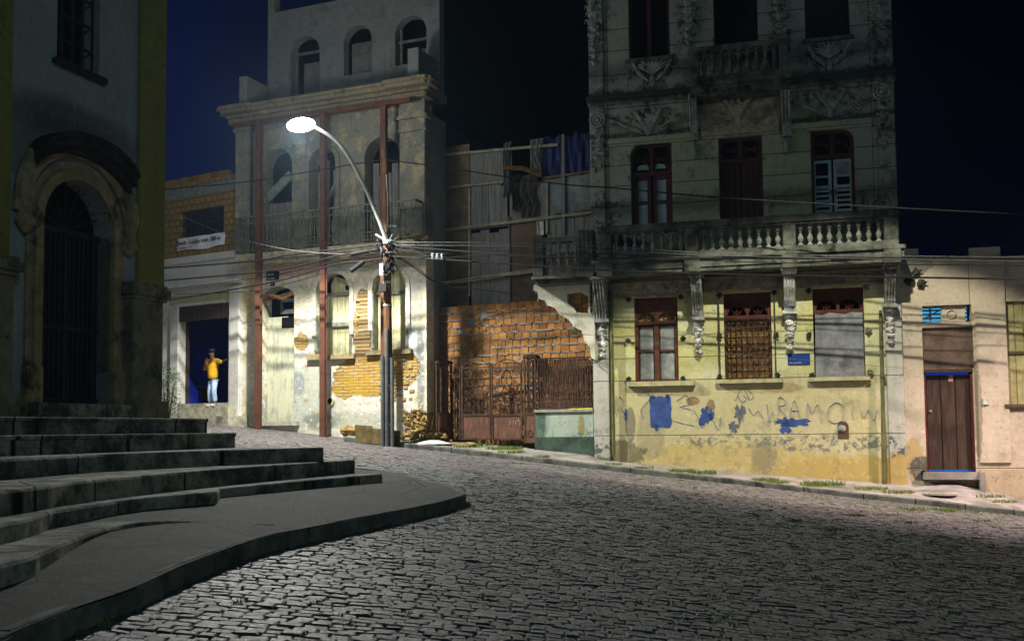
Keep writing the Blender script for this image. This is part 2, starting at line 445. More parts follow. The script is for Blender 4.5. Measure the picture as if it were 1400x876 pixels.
# base earth sheet
m=NT('earth_joints'); 
colr=m.mix(m.ramp(m.noise(1.3,6,.7),.45,.65),(.034,.036,.032),(.045,.06,.018))
M['earth']=m.done(colr,.95,m.noise(30),.5,.02)
mb=MB()
xs=[-400,-150,-60,-30,-18]+[-12+.75*i for i in range(41)]+[26,40,80,200,400]
ys=[-300,-100,-30,-8,0]+[2+.75*i for i in range(44)]+[45,60,100,200,500]
def Gs(x,y):
    xx=max(-30,min(30,x)); yy=max(-30,min(60,y)); return G(xx,yy)
vs=[(x,y,Gs(x,y)-.001) for y in ys for x in xs]; nx=len(xs)
mb.add(vs,[(j*nx+i,j*nx+i+1,(j+1)*nx+i+1,(j+1)*nx+i) for j in range(len(ys)-1) for i in range(nx-1)])
tag(mb.build('ground',M['earth'],smooth=True),None,kind='structure')
# left kerb curve
LKpx=[(-60,955),(0,915),(60,888),(100,870),(185,835),(250,802),(320,772),(370,755),(425,742),(500,725),(570,710),(600,703),(622,696)]
LK=[on_ground(*q) for q in LKpx]
tip=[Vector(q) for q in ((-.66,14.35,0),(-.69,14.75,0),(-.84,15.2,0),(-1.15,15.8,0),(-1.6,16.5,0),(-2.15,17.1,0),(-3.6,17.5,0))]
AP=[Vector((q.x,q.y,0)) for q in spline(LK,4)]+[Vector((q.x,q.y,0)) for q in spline(tip,3)]
AP=[AP[0]+Vector((0,-3,0))]+AP
nLK=len(AP)
app=[(q.x,q.y) for q in AP]+[(-7,22),(-9,20),(-9,0)]
def inside(x,y,poly):
    c=False; j=len(poly)-1
    for i in range(len(poly)):
        xi,yi=poly[i]; xj,yj=poly[j]
        if (yi>y)!=(yj>y) and x<(xj-xi)*(y-yi)/(yj-yi)+xi: c=not c
        j=i
    return c
# apron paving
t=NT('apron_concrete'); n1=t.noise(.8,7,.7); n2=t.noise(14,6,.75)
c_=t.mix(t.ramp(n1,.35,.7),(.028,.038,.036),(.070,.086,.080)); c_=t.mix(t.math('MULTIPLY',t.ramp(n2,.5,.66),.6),c_,(.018,.021,.020)); c_=t.mix(t.math('MULTIPLY',t.ramp(t.noise(5,7,.7,w=8),.55,.62),.45),c_,(.10,.105,.095)); c_=t.mix(t.ramp(t.vor(.8,'DISTANCE_TO_EDGE'),.012,.004),c_,(.01,.011,.01))
c_=t.mix(t.math('MULTIPLY',t.ramp(t.noise(2.5,8,.8,w=3),.56,.62),.5),c_,(.035,.04,.035))
M['apron']=t.done(c_,.8,t.math('ADD',n2,t.math('MULTIPLY',t.noise(45,4,.7),.8)),1.,.03)
mb=MB()
n=len(app); vs=[(x,y,G(x,y)+.155) for x,y in app]
# grid clipped: simple fan is poor, so strip-wise rows
rows=[]
Y=1.0
def xcross(y):
    c=[]
    for i in range(nLK-1):
        (x0,y0_),(x1,y1_)=app[i],app[i+1]
        if (y0_>y)!=(y1_>y): c.append(x0+(x1-x0)*(y-y0_)/(y1_-y0_))
    return c
ymax=max(q[1] for q in app[:nLK])
# the curve runs out to the tip and back, so build by u = fraction from back line
front=app[:nLK]; back=[]
for (x,y) in front:
    back.append((-8.5,min(y,20.)))
K=14; vs=[];fs=[]
for i,((x,y),(bx_,by_)) in enumerate(zip(front,back)):
    for k in range(K+1):
        s_=k/K; xx=x+(bx_-x)*s_; yy=y+(by_-y)*s_; vs.append((xx,yy,G(xx,yy)+.155))
for i in range(len(front)-1):
    for k in range(K): fs.append((i*(K+1)+k,(i+1)*(K+1)+k,(i+1)*(K+1)+k+1,i*(K+1)+k+1))
mb.add(vs,fs)
tag(mb.build('church_pavement',M['apron'],smooth=True),None,kind='structure')
# kerb stones along the curve
def kerb_run(pts,mat,name,h,w,inner=1,L=.9,zfun=None,seed=1):
    rd=random.Random(seed); mb=MB(); acc=0
    P_=[Vector((q[0],q[1],0)) for q in pts]
    # resample
    segs=[];cur=[P_[0]];
    d=0; target=L*rd.uniform(.7,1.3); out=[P_[0]]
    for a,b in zip(P_,P_[1:]):
        l=(b-a).length; s=0
        while d+(l-s)>=target:
            s+=target-d; out.append(a+(b-a)*(s/l)); d=0; target=L*rd.uniform(.7,1.3)
        d+=l-s
    out.append(P_[-1])
    for a,b in zip(out,out[1:]):
        t_=(b-a); 
        if t_.length<.05: continue
        t_.normalize(); nn=Vector((-t_.y,t_.x,0))*inner
        g=.012; a2=a+t_*g; b2=b-t_*g; j=rd.uniform(-.004,.006); j2=rd.uniform(-.015,.015)
        for (p,q) in ((a2,b2),):
            zz=[G(p.x,p.y),G(q.x,q.y)]
            c=.025
            def ring_(p,z): 
                o=nn*j2
                return [p+o+Vector((0,0,z-.1)),p+o+Vector((0,0,z+h-c+j)),p+o+nn*c+Vector((0,0,z+h+j)),p+nn*w+Vector((0,0,z+h+j)),p+nn*w+Vector((0,0,z-.1))]
            A_=ring_(p,zz[0]); B_=ring_(q,zz[1])
            mb.add(A_+B_,[(0,1,2,3,4),(9,8,7,6,5)]+[(i,(i+1)%5,(i+1)%5+5,i+5) for i in range(5)],rd.random())
    return tag(mb.build(name,mat),None,kind='structure')
kerb_run([(q.x,q.y) for q in AP[:40]],M['kerb'],'kerb',.160,.16,inner=1,L=.6)
kerb_run([(q.x,q.y) for q in AP[39:]],M['kerb'],'kerb',.159,.15,inner=1,L=.36,seed=2)
# far sidewalk and its kerb
KPl=[(q.x,q.y) for q in KP]
KPx=[(-9.5,KP[0].y+(KP[0].x+9.5)*.41)]+KPl+[(16,KP[-1].y-(16-KP[-1].x)*.27)]
kerb_run(KPx[1:],M['kerb'],'kerb',.13,.15,inner=1,L=1.25,seed=4)
def fy(x): 
    return lerp_tab(fyt,x) if x>=fyt[0][0] else fyt[0][1]+(fyt[0][0]-x)*.41
def fz(x):
    return lerp_tab(fzt,x) if x>=fzt[0][0] else fzt[0][1]+(fzt[0][0]-x)*.06
mb=MB(); vs=[]; fs=[]; X0=KPl[0][0]; nn=120; K=6
ky=lambda x: lerp_tab(KPx,x)
for i in range(nn+1):
    x=X0+(15.8-X0)*i/nn
    for k in range(K+1):
        s_=k/K; y=ky(x)+.1+(fy(x)+.25-ky(x)-.1)*s_; z=(G(x,ky(x))+.125)*(1-s_)+(fz(x)+.01)*s_+random.uniform(-.006,.006)
        vs.append((x,y,z))
for i in range(nn):
    for k in range(K): fs.append((i*(K+1)+k,(i+1)*(K+1)+k,(i+1)*(K+1)+k+1,i*(K+1)+k+1))
mb.add(vs,fs); tag(mb.build('sidewalk',M['walk'],smooth=True),None,kind='structure')
# light paved patch up the street at the warehouse door
def slope_z(x,y): 
    return G(x,y)
# cobbles
t=NT('cobble_stone'); ti=t.tint(); n1=t.noise(.35,4,.6); n2=t.noise(22,6,.8); n3=t.noise(90,3,.7)
c_=t.mix(ti,(.018,.032,.040),(.070,.104,.122)); 
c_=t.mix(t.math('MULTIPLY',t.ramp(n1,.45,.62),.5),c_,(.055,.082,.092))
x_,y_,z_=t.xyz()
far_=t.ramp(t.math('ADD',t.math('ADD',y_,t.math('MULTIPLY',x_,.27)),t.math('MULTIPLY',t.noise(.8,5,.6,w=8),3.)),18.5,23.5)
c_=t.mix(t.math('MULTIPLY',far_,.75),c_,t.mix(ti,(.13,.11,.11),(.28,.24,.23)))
c_=t.mix(t.math('MULTIPLY',t.ramp(n2,.5,.72),.55),c_,(.035,.037,.04))
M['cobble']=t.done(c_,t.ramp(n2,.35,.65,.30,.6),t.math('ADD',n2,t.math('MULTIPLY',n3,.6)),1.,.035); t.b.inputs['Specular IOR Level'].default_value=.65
mb=MB(); rd=random.Random(3); v=2.6; cnt=0
V_=[];F_=[];T_=[]
grs=[]
while v<36:
    rowh=.098*rd.uniform(.86,1.14)
    x=-11+rd.uniform(0,.3)
    while x<15.5:
        w=rd.uniform(.09,.175); xm=x+w/2
        f=lambda xx,vv: vv-xx*.0115*(vv-4)+.05*math.sin(xx*.9+vv*.31)
        ym=f(xm,v+rowh/2)
        if 3<ym:
            fyy=ky(xm) if xm>X0 else fy(xm)+.1
            if ym<fyy-.08 and not inside(xm,ym,app):
                zc=G(xm,ym); px,py=proj((xm,ym,zc))
                if -40<px<1440 and py<905:
                    g=.003+.003*rd.random(); q=[]
                    for (xx,vv) in ((x+g,v+g),(x+w-g,v+g),(x+w-g,v+rowh-g),(x+g,v+rowh-g)):
                        xx+=rd.uniform(-.01,.01); yy=f(xx,vv)+rd.uniform(-.01,.01); q.append((xx,yy))
                    h0=rd.gauss(0,.0035); sx=rd.gauss(0,.025); sy=rd.gauss(0,.035); cx=sum(a for a,_ in q)/4; cy=sum(b for _,b in q)/4
                    n0=len(V_)
                    for (s_,dz) in ((1,-.05),(1.,-.002),(.86,.005)):
                        for a,b in q:
                            aa=cx+(a-cx)*s_; bb=cy+(b-cy)*s_
                            V_.append((aa,bb,G(aa,bb)+.006+h0+dz+(sx*(aa-cx)+sy*(bb-cy) if dz>-.04 else 0)+(rd.uniform(-.003,.003) if dz>-.04 else 0)))
                    for r_ in(0,4):
                        for k in range(4): F_.append((n0+r_+k,n0+r_+(k+1)%4,n0+r_+4+(k+1)%4,n0+r_+4+k))
                    F_.append((n0+8,n0+9,n0+10,n0+11)); T_+= [rd.random()]*9; cnt+=1
                    dens=.02+.26*max(0,min(1,(xm-.5)/8))*(1 if ym>10 else .4)
                    if rd.random()<dens and cnt%2==0: grs.append((x,f(x,v),G(x,ym)))
        x+=w
    v+=rowh
mb.v=V_; mb.f=F_; mb.t=T_
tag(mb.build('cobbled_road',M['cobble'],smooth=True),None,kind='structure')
print('stones',cnt)
# grass
mb=MB(); rd=random.Random(11)
def tuft(x,y,z,R,n,h):
    for _ in range(n):
        a=rd.uniform(0,2*PI); r=R*math.sqrt(rd.random()); bx=x+r*math.cos(a); by=y+r*math.sin(a)*.7
        hh=h*rd.uniform(.4,1); lx=rd.uniform(-.6,.6)*hh; ly=rd.uniform(-.6,.6)*hh; w=.006+.006*rd.random()
        mb.add([(bx-w,by,z),(bx+w,by,z),(bx+lx*.5+w*.6,by+ly*.5,z+hh*.7),(bx+lx,by+ly,z+hh)],[(0,1,2),(0,2,3)],rd.random())
for (x,y,z) in grs:
    for q in range(3): tuft(x+rd.uniform(-.03,.03),y+q*.05,z-.01,.05,7,.045)
def sw_pt(px,frac):
    # point on the far sidewalk below pixel column px ; frac 0 kerb 1 facade
    lo,hi=-8,15
    for _ in range(40):
        x=(lo+hi)/2; y=ky(x)+(fy(x)-ky(x))*frac; u,_v=proj((x,y,.5))
        if u<px: lo=x
        else: hi=x
    z=(G(x,ky(x))+.125)*(1-frac)+(fz(x)+.01)*frac
    return x,y,z
for px,fr,R,n,h in [(690,.55,.5,260,.12),(700,.2,.35,130,.1),(740,.1,.25,80,.08),(880,.2,.25,90,.07),(840,.3,.2,50,.07),(930,.25,.35,150,.1),(960,.3,.35,200,.12),(1045,.25,.35,160,.1),(1062,.12,.3,120,.09),(1125,.35,.5,300,.14),(1110,.2,.3,120,.1),(1190,.4,.4,140,.1),(1225,.3,.4,170,.1),(1350,.45,.35,120,.08),(1370,.3,.3,100,.08),(640,.35,.4,110,.1),(588,.8,.3,120,.2),(560,.3,.2,40,.08),(660,.8,.3,80,.12)]:
    x,y,z=sw_pt(px,fr); tuft(x,y,z-.01,R,n,h)
for px,py,R,n,h in [(1285,698,.45,260,.07),(1240,697,.4,180,.06),(1325,700,.3,90,.05),(1080,712,.2,60,.05),(1130,725,.3,60,.05),(1160,705,.3,80,.05),(1230,715,.3,80,.05),(1330,712,.4,120,.05),(640,622,.5,120,.06),(700,634,.3,60,.05),(600,612,.4,80,.07),(450,845,.1,16,.04),(135,855,.1,30,.06)]:
    q=on_ground(px,py); tuft(q.x,q.y,q.z,R,n,h)
t=NT('grass_blade'); M['blade']=t.done(t.mix(t.tint(),(.055,.11,.015),(.16,.20,.03)),.9)
tag(mb.build('grass',M['blade']),'short green grass in the road joints and along the kerb','grass',kind='stuff')

# ------------------------------------------------------------------ church steps
t=NT('step_stone'); n1=t.noise(1.6,7,.75); n2=t.noise(12,6,.75)
c_=t.mix(t.ramp(n1,.42,.62),(.055,.06,.055),(.32,.32,.27))
c_=t.mix(t.math('MULTIPLY',t.ramp(t.noise(3.1,8,.8,w=2),.55,.68),.8),c_,(.40,.37,.29))
c_=t.mix(t.math('MULTIPLY',t.ramp(n2,.5,.7),.6),c_,(.02,.023,.02))
c_=t.mix(t.math('MULTIPLY',t.ramp(t.noise(2.,8,.8,w=7),.62,.7),.5),c_,(.15,.08,.03))
vj=t.vor(.55,'DISTANCE_TO_EDGE',vec=t.mapv(1,1,.05)); c_=t.mix(t.ramp(vj,.012,.004),c_,(.012,.013,.012))
M['step']=t.done(c_,.85,t.math('ADD',n1,t.math('MULTIPLY',n2,.6)),.9,.04)
NC=FC.N
steps=thing('church_steps','broad flight of worn dark stone steps fanning out before the church door','steps',loc=(-4.2,12,.7))
inv=Matrix.Translation((4.2,-12,-.7))
def v2(L,z): return [Vector((*atz(a,b,z).xy,0)) for a,b in L]
zS=[1.8,1.59,1.37,1.17,.97,.82]
fronts=[[Vector((-7.6,6,0)),Vector((-5.75,11.6,0)),Vector((-4.49,15.05,0))],
 [Vector((-6.9,6,0)),Vector((-5.2,11.2,0)),Vector((-4.08,15.1,0))],
 [Vector((-5.9,5.5,0))]+v2([(0,627),(145,620),(300,615),(442,611)],1.37),
 [Vector((-4.6,4.5,0))]+v2([(0,670),(110,657),(220,647),(350,637),(485,628)],1.17),
 [Vector((-3.9,3.5,0))]+v2([(0,715),(75,697),(185,681),(298,671)],.97)+v2([(301,667),(400,658),(522,647)],.97),
 [Vector((-3.4,3,0))]+v2([(0,770),(65,750),(150,720),(250,707),(375,702)],.82)]
for i,(fr,z) in enumerate(zip(fronts,zS)):
    zb=(zS[i+1] if i<5 else .45)-.06 if i!=4 else .5
    fr=spline(fr,5) if i>1 and i!=4 else (spline(fr[:5],5)+spline(fr[5:],5) if i==4 else fr)
    fr=[Vector((q.x,q.y,0)) for q in fr]
    end=fr[-1]; tov=-NC*(1. if i==5 else 5.5)
    if i==5: tov=Vector((-1.2,.8,0))
    poly=fr+[end+tov]
    if i==5: poly+= [Vector((-6,9,0)),Vector((-8,3,0))]
    else: poly+= [Vector((-11,16,0)),Vector((-11,4,0))]
    mb=MB(); 
    # layered nosing profile
    prof=[(0,zb),(0,z-.055),(-.018,z-.05),(-.022,z-.012),(-.012,z)] if i<2 else [(.0,zb),(-.0,z-.03),(.012,z-.008),(.03,z)]
    nf=len(fr); rings=[]
    ctr=Vector((-9,9,0))
    for (o,zz) in prof:
        rg=[]
        for k,q in enumerate(fr):
            tg=(fr[min(k+1,nf-1)]-fr[max(k-1,0)]).normalized(); nr=Vector((tg.y,-tg.x,0)) # outward
            wob=random.Random(i*100+k).uniform(-.008,.008)
            rg.append(q-nr*(o-wob)+Vector((0,0,zz-(.10*sstep(nf-9,nf-1,k) if i==5 and zz>.6 else 0))))
        rg+=[q+Vector((0,0,zz)) for q in poly[nf:]]
        rings.append(rg)
    n=len(poly); vs=[q for r in rings for q in r]
    fs=[(a*n+k,a*n+(k+1)%n,(a+1)*n+(k+1)%n,(a+1)*n+k) for a in range(len(prof)-1) for k in range(n)]
    fs.append(tuple((len(prof)-1)*n+k for k in range(n)))
    mb.add([inv@q for q in vs],fs); mb.build('step',M['step'],steps)

# ------------------------------------------------------------------ church
def blob_pre(*a,**k): return lambda t: t.blobm(*a,**k)
ch=thing('church','dim white church front with ochre corner strips and a tall arched door','church',F=FC)
u=lambda x,y=400,d=0: FC.u(x,y,d)
zc=lambda x,y,d=0: FC.z(x,y,d)
UL,UR=FC.u(-160,400),u(220); DL,DR=u(52),u(150); dz1=zc(97,245); dz0=0.0; 
WX0,WX1=u(78,50),u(136,50); wz=zc(107,95)
dmx=u(97,245)
zbase=-1.2
M['church']=plaster('church_plaster',(.27,.30,.34),(.31,.34,.38),grime=(.05,.055,.05),grime_amt=.15,streak=.25,gs=.8,
  blobs=[(u(100,170),zc(100,172),1.6,.35,(.05,.05,.05),dict(k=.7,sc_=2.,soft=.4,amt=.7)),(u(25,200),zc(25,200),.5,.5,(.16,.17,.12),dict(k=.9,sc_=4.,amt=.6))])
M['ochre']=plaster('church_ochre',(.20,.19,.05),(.24,.23,.06),grime=(.06,.06,.03),grime_amt=.15,streak=.3)
mb=MB(); wall_holes(mb,UL,UR,zbase,12.5,[(DL,DR,dz0,dz1,'arch'),(WX0,WX1,wz,wz+3.4,None)],th=.34)
mb.box(UL,UR,-9,-.8,zbase,12.5); mb.box(UR-.3,UR,-.8,-.345,zbase,12.5)
mb.build('wall',M['church'],ch,F=FC)
mb=MB(); mb.cham(u(187,200),UR+.02,-.3,.07,zc(205,392),12.5,.02); mb.build('corner_strip',M['ochre'],ch,F=FC)
mb=MB(); mb.cham(UL,u(12,200),-.1,.07,zc(5,355),12.5,.02); mb.build('corner_strip',M['ochre'],ch,F=FC)
# pedestals
for (xa,xb,yt,nm) in ((183,224,398,0),(-120,20,360,1)):
    d=.28; a=u(xa,450,d); b=u(xb,450,d); zt=zc(max(xb-20,5),yt,d); zb0=zc(max(xb-20,5),548 if nm==0 else 540,d)
    mb=MB(); mb.cham(a,b,-.2,d,zb0,zt-.16,.03); mb.box(a-.05,b+.06,-.2,d+.07,zbase,zb0+.0)
    mb.cham(a-.03,b+.04,-.2,d+.05,zt-.16,zt-.09,.02); mb.cham(a-.09,b+.10,-.2,d+.11,zt-.09,zt+.05,.05); mb.cham(a-.04,b+.05,-.2,d+.06,zt+.05,zt+.12,.03)
    mb.build('pedestal',M['ped'],ch,F=FC)
# door surround
sr=MB(); ring(sr,DL,DR,.55,dz1,.16,-.33,.10,n=20); ring(sr,DL-.16,DR+.16,.55,dz1+.16,.12,-.3,.045,n=20)
sr.box(DL-.32,DL-.0,-.33,.13,-.3,.55); sr.box(DR+.0,DR+.32,-.33,.13,-.3,.55)
for sgn,xx in((-1,DL-.30),(1,DR+.30)):
    zz=zc(145,300); 
    sr.tube([(xx+sgn*(-.06),.05,zz+.75),(xx+sgn*.02,.08,zz+.55),(xx+sgn*.1,.08,zz+.3),(xx+sgn*.13,.08,zz+.05),(xx+sgn*.06,.08,zz-.2),(xx+sgn*.12,.08,zz-.4),(xx+sgn*.05,.08,zz-.55)],[.05,.1,.12,.13,.09,.12,.05],8)
    sr.tube(spiral((xx+sgn*.02,zz-.42),.14,1.3,d=.08),.05,6)
sr.build('door_surround',M['stone'],ch,F=FC,smooth=True)
cx=(DL+DR)/2
hm=MB(); N_=18; ha=(DR-DL)/2+.26; zt=zc(90,180,.3); zl=zt-.62
for k in range(N_):
    q0,q1=-1+2*k/N_,-1+2*(k+1)/N_
    f=lambda q:(cx+q*ha, zl+.62*math.sqrt(max(0,1-.85*q*q)))
    (xa,za),(xb,zb_)=f(q0),f(q1)
    hm.prism_d([(xa,za-.14),(xb,zb_-.14),(xb,zb_),(xa,za)],.04,.34); hm.prism_d([(xa,za),(xb,zb_),(xb,zb_+.09),(xa,za+.07)],.04,.40)
    hm.prism_d([(xa,za-.24),(xb,zb_-.24),(xb,zb_-.142),(xa,za-.142)],.04,.22)
hm.build('door_hood',M['hood'],ch,F=FC)
hf=MB(); ring(hf,DL-.3,DR+.3,dz1-.6,dz1+.36,.26,-.0,.08,n=18,jamb=False); hf.build('arch_panel',M['stone'],ch,F=FC)
dg=MB(); dg.box(DL-.1,DR+.1,-.60,-.55,dz0,dz1+.1); dg.box(DL-.1,DL-.05,-.55,-.345,dz0,dz1+.1); dg.box(DR+.05,DR+.1,-.55,-.345,dz0,dz1+.1); 
o_=dg.build('door',plain('church_door_wood',(.010,.009,.010),.8,.3),ch,F=FC)
gr=MB()
zsp=dz1-(DR-DL)/2
for k in range(15):
    x=DL+(DR-DL)*(k+.5)/15; hz=zsp-.02
    gr.box(x-.012,x+.012,-.25,-.22,dz0,hz)
gr.box(DL,DR,-.26,-.21,zsp-.06,zsp+.02); gr.box(DL,DR,-.26,-.21,dz0+.02,dz0+.1); gr.box(cx-.03,cx+.03,-.27,-.20,dz0,zsp); gr.box(DL,DR,-.26,-.21,1.2,1.26)
for k in range(1,8):
    a=PI*k/8; r=(DR-DL)/2
    gr.tube([(cx,-.23,zsp),(cx+r*math.cos(a),-.23,zsp+r*math.sin(a))],.012,4)
gr.build('grille_gate',M['ironbar'],ch,F=FC)
th=MB(); th.box(DL-.3,DR+.3,-.5,.35,-.28,-.005); th.build('threshold',M['step'],ch,F=FC)
wf=MB(); wf.box(WX0-.1,WX1+.1,-.40,-.35,wz-.1,wz+3.4); wf.build('window_void',M['black'],ch,F=FC)
w_=MB(); 
for k in range(5): x=WX0+(WX1-WX0)*k/4; w_.box(x-.02,x+.02,-.16,-.12,wz,wz+3.4)
for k in range(9): z=wz+.02+.42*k; w_.box(WX0,WX1,-.16,-.125,z-.018,z+.018)
wo=w_.build('window',plain('dark_window_frame',(.03,.032,.018),.8),ch,F=FC)
si=MB(); si.cham(WX0-.1,WX1+.1,-.05,.13,wz-.09,wz,.03); si.build('sill',M['hood'],wo,F=FC)
# ================================================================== TOWNHOUSE (ornate, right)
F=FR
u=lambda x,y=450,d=0: FR.u(x,y,d)
z=lambda x,y,d=0: FR.z(x,y,d)
th_=thing('townhouse','tall ornate yellow townhouse with long balustraded balcony and bricked up windows','house',F=F)
HL,HR=u(811,450),u(1233,450)
def R4(x0,x1,yt,yb,d=0): return FR.rect(x0,x1,yt,yb,d)
W=[R4(867.5,927,406,521),R4(990,1055,399.5,518),R4(1112,1182,393,515.5)]
D1=R4(862.5,919,196,306); D2=R4(983,1043,187,300); D3=R4(1109,1169,177,292)
T1=R4(859,915,-40,80); T2=R4(975,1035,-60,62); T3=R4(1099.5,1161,-60,52.5)
zt=z(1010,-60); 
zl=[z(1010,y) for y in(594,517.5,486,455)]
zcor=z(1010,122); zbal=z(1010,345)
ys=(.50,.47,.17); ys2=(.58,.57,.38)
olive=(.36,.37,.15)
def U(x,y): return u(x,y)
bl=[]
# olive green painted left part under the balcony, mustard foot
pre=[(lambda t: t.math('MULTIPLY',t.ramp(t.math('ADD',t.xyz()[2],t.math('MULTIPLY',t.math('SUBTRACT',t.noise(2.,6,.7,w=12),.5),.5)),zl[1]+.15,zl[1]-.05),.8),(.52,.45,.27)),
 (lambda t: t.ramp(t.xyz()[0],u(1190,450),u(1210,450)),(.50,.48,.38)),
 (lambda t: t.ramp(t.xyz()[0],u(838,450),u(834,450)),(.50,.50,.42)),
 ]
for (px,py,rx,rz,c,kw) in [
 (1150,643,2.3,.36,(.43,.31,.09),dict(k=1.5,sc_=4.,soft=.3,amt=.9)),
 (1230,650,.6,.5,(.43,.31,.09),dict(k=1.3,sc_=4.,soft=.2,amt=.9)),
 (960,622,2.8,.3,(.50,.38,.13),dict(k=1.6,sc_=5.,soft=.3,amt=.75)),
 (890,590,.35,.7,(.30,.27,.17),dict(k=.5,sc_=3.,amt=.6)),
 (862,580,.13,.45,(.17,.15,.11),dict(k=.4,sc_=4.,amt=.8)),
 (1045,625,.30,.4,(.14,.14,.11),dict(k=1.2,sc_=4.,soft=.3,amt=.6)),
 (1135,607,1.6,.20,(.10,.12,.13),dict(k=1.6,sc_=3.,soft=.3,w=3.,amt=.85,cut=6.)),
 (1000,602,1.4,.16,(.11,.13,.13),dict(k=1.6,sc_=3.,soft=.3,w=4.,amt=.75,cut=5.)),
 (1200,605,.5,.22,(.10,.12,.12),dict(k=1.6,sc_=3.,soft=.2,w=5.,amt=.8,cut=7.)),
 (840,620,.8,.35,(.05,.06,.05),dict(k=.9,sc_=4.,amt=.7)),
 (947,548,.16,.12,(.26,.17,.09),dict(k=.7,sc_=7.)),
 (972,554,.10,.15,(.26,.17,.09),dict(k=.8,sc_=9.)),
 (1070,530,.5,.12,(.36,.26,.13),dict(k=.8,sc_=3.,amt=.6)),
 (843,555,.05,.28,(.30,.24,.12),dict(k=.4,sc_=6.,amt=.8)),
 ]:
    bl.append((u(px,py),z(px,py),rx,rz,c,kw))
M['th_low']=plaster('ochre_plaster_ground_floor',ys,ys2,grime=(.10,.10,.07),grime_amt=.35,lines=zl,vlines=[u(834,450)+.02,u(1210,450)],blobs=bl,streak=.25,pre=pre,gs=2.2)
up=(.33,.35,.22)
preu=[(lambda t: t.math('MULTIPLY',t.ramp(t.math('ABSOLUTE',t.math('SUBTRACT',t.xyz()[0],(HL+HR)/2)),2.3,2.7),.85),(.30,.31,.27)),
 (lambda t: t.ramp(t.xyz()[2],zcor-.7,zcor-.4),(.30,.31,.27))]
M['th_up']=plaster('mouldy_plaster_upper_floors',up,(.34,.36,.24),grime=(.018,.022,.02),grime_amt=.75,blobs=[(u(x,y),z(x,y),rx,rz,(.014,.017,.016),dict(k=1.1,sc_=2.5,soft=.3,cut=c,amt=.85,w=float(x))) for x,y,rx,rz,c in ((887,160,.9,.25,5.),(1136,132,.9,.25,5.),(820,200,.22,.8,6.),(1206,160,.25,.8,6.),(940,30,.3,.9,5.),(1065,40,.3,.9,5.),(812,40,.3,1.2,5.),(1200,40,.3,1.,5.),(892,95,.7,.4,5.),(1133,75,.7,.4,5.),(1190,290,.6,.5,5.),(830,290,.5,.5,5.))],streak=.6,pre=preu,gs=1.7,
  lines=[z(1010,y) for y in(272,243,214,86,52,22)],vlines=[u(832,200),u(1193,200)],mould=[(zcor+.05,.32,.95),(z(1010,172),.10,.8),(zbal+1.3,.3,.55),(z(1010,82),.35,.5)])
mb=MB(); wall_holes(mb,HL,HR,-2,zbal,W,th=.35); mb.build('wall',M['th_low'],th_,F=F)
mb=MB(); wall_holes(mb,HL,HR,zbal,zt,[(*D1,'tl',.28),D2,(*D3,'tr',.28),T1,T2,T3],th=.35)
mb.build('upper_wall',M['th_up'],th_,F=F)
mb=MB(); mb.box(HL+.02,HR-.02,-9,-.9,-2,zt-.02); mb.box(HL+.02,HL+.3,-.9,-.36,-2,zt-.02); mb.box(HR-.3,HR-.02,-.9,-.36,-2,zt-.02); mb.build('back_body',M['roof'],th_,F=F)
# pilasters, slightly proud
for (a,b,mat) in ((HL,u(832,450),0),(u(1210,450),HR,1)):
    mb=MB(); mb.cham(a-.005,b,-.02,.075,-2,zbal,.02); mb.build('pilaster',plaster('pilaster_plaster%d'%mat,(.48,.47,.40),(.42,.43,.38),grime=(.07,.08,.08),grime_amt=.4,lines=zl,streak=.3,blobs=[((a+b)/2,z(1220,640) if mat else -.0,.5,.4,(.43,.32,.10) if mat else (.12,.13,.10),dict(k=.6,sc_=4.)),((a+b)/2,z((1225 if mat else 825),610),.5,.25,(.08,.09,.10),dict(k=1.,sc_=3.,cut=6.))]),th_,F=F)
    mb=MB(); mb.cham(a-.005,b-.02,-.02,.075,zbal+.1,zt,.02); mb.build('pilaster',M['th_up'],th_,F=F)
# ---- ground floor windows
def rod(mb,x,z0,z1,d=.1): mb.box(x-.012,x+.012,d-.012,d+.012,z0,z1)
def window_frame(a,b,c,e,mat,ztr,d=-.12,lun=True,name='window',glassm=None):
    w_=MB(); f=.085
    w_.box(a,a+f,d-.08,d,c,e); w_.box(b-f,b,d-.08,d,c,e); w_.box(a+f,b-f,d-.08,d,e-f,e); w_.box(a+f,b-f,d-.08,d+.015,ztr-.05,ztr+.05)
    if lun:
        mm=(a+b)/2
        for (p,q) in((a+f+.01,mm-.03),(mm+.03,b-f-.01)):
            r=(q-p)/2; cc=(p+q)/2; zz=ztr+.06
            hz=e-f-ztr-.06; k_=min(r,hz-.02)
            arc=[(cc+r*math.cos(PI*k/10),zz+k_*math.sin(PI*k/10)) for k in range(11)]
            # wood around the lunette
            w_.prism_d([(q,zz)]+arc[:6]+[(cc,e-f),(q,e-f)],d-.06,d-.015); w_.prism_d([(p,zz),(p,e-f),(cc,e-f)]+arc[5:],d-.06,d-.015)
            w_.tube([(cc+.35*r*math.cos(PI*k/6),d-.03,zz+.45*k_*math.sin(PI*k/6)) for k in range(7)],.012,4)
            for k in(1,2,3): w_.box(cc-.008,cc+.008,d-.05,d-.03,zz,zz+k_) if k==2 else w_.tube([(cc,d-.03,zz),(cc+r*.8*math.cos(PI*k/4),d-.03,zz+k_*.8*math.sin(PI*k/4))],.01,4)
        w_.box(mm-.035,mm+.035,d-.07,d,ztr+.05,e-f)
    return w_.build(name,mat,th_,F=F)
a,b,c,e=W[0]; ztr=z(897,441)
w0=window_frame(a,b,c,e,M['redwood2'],ztr)
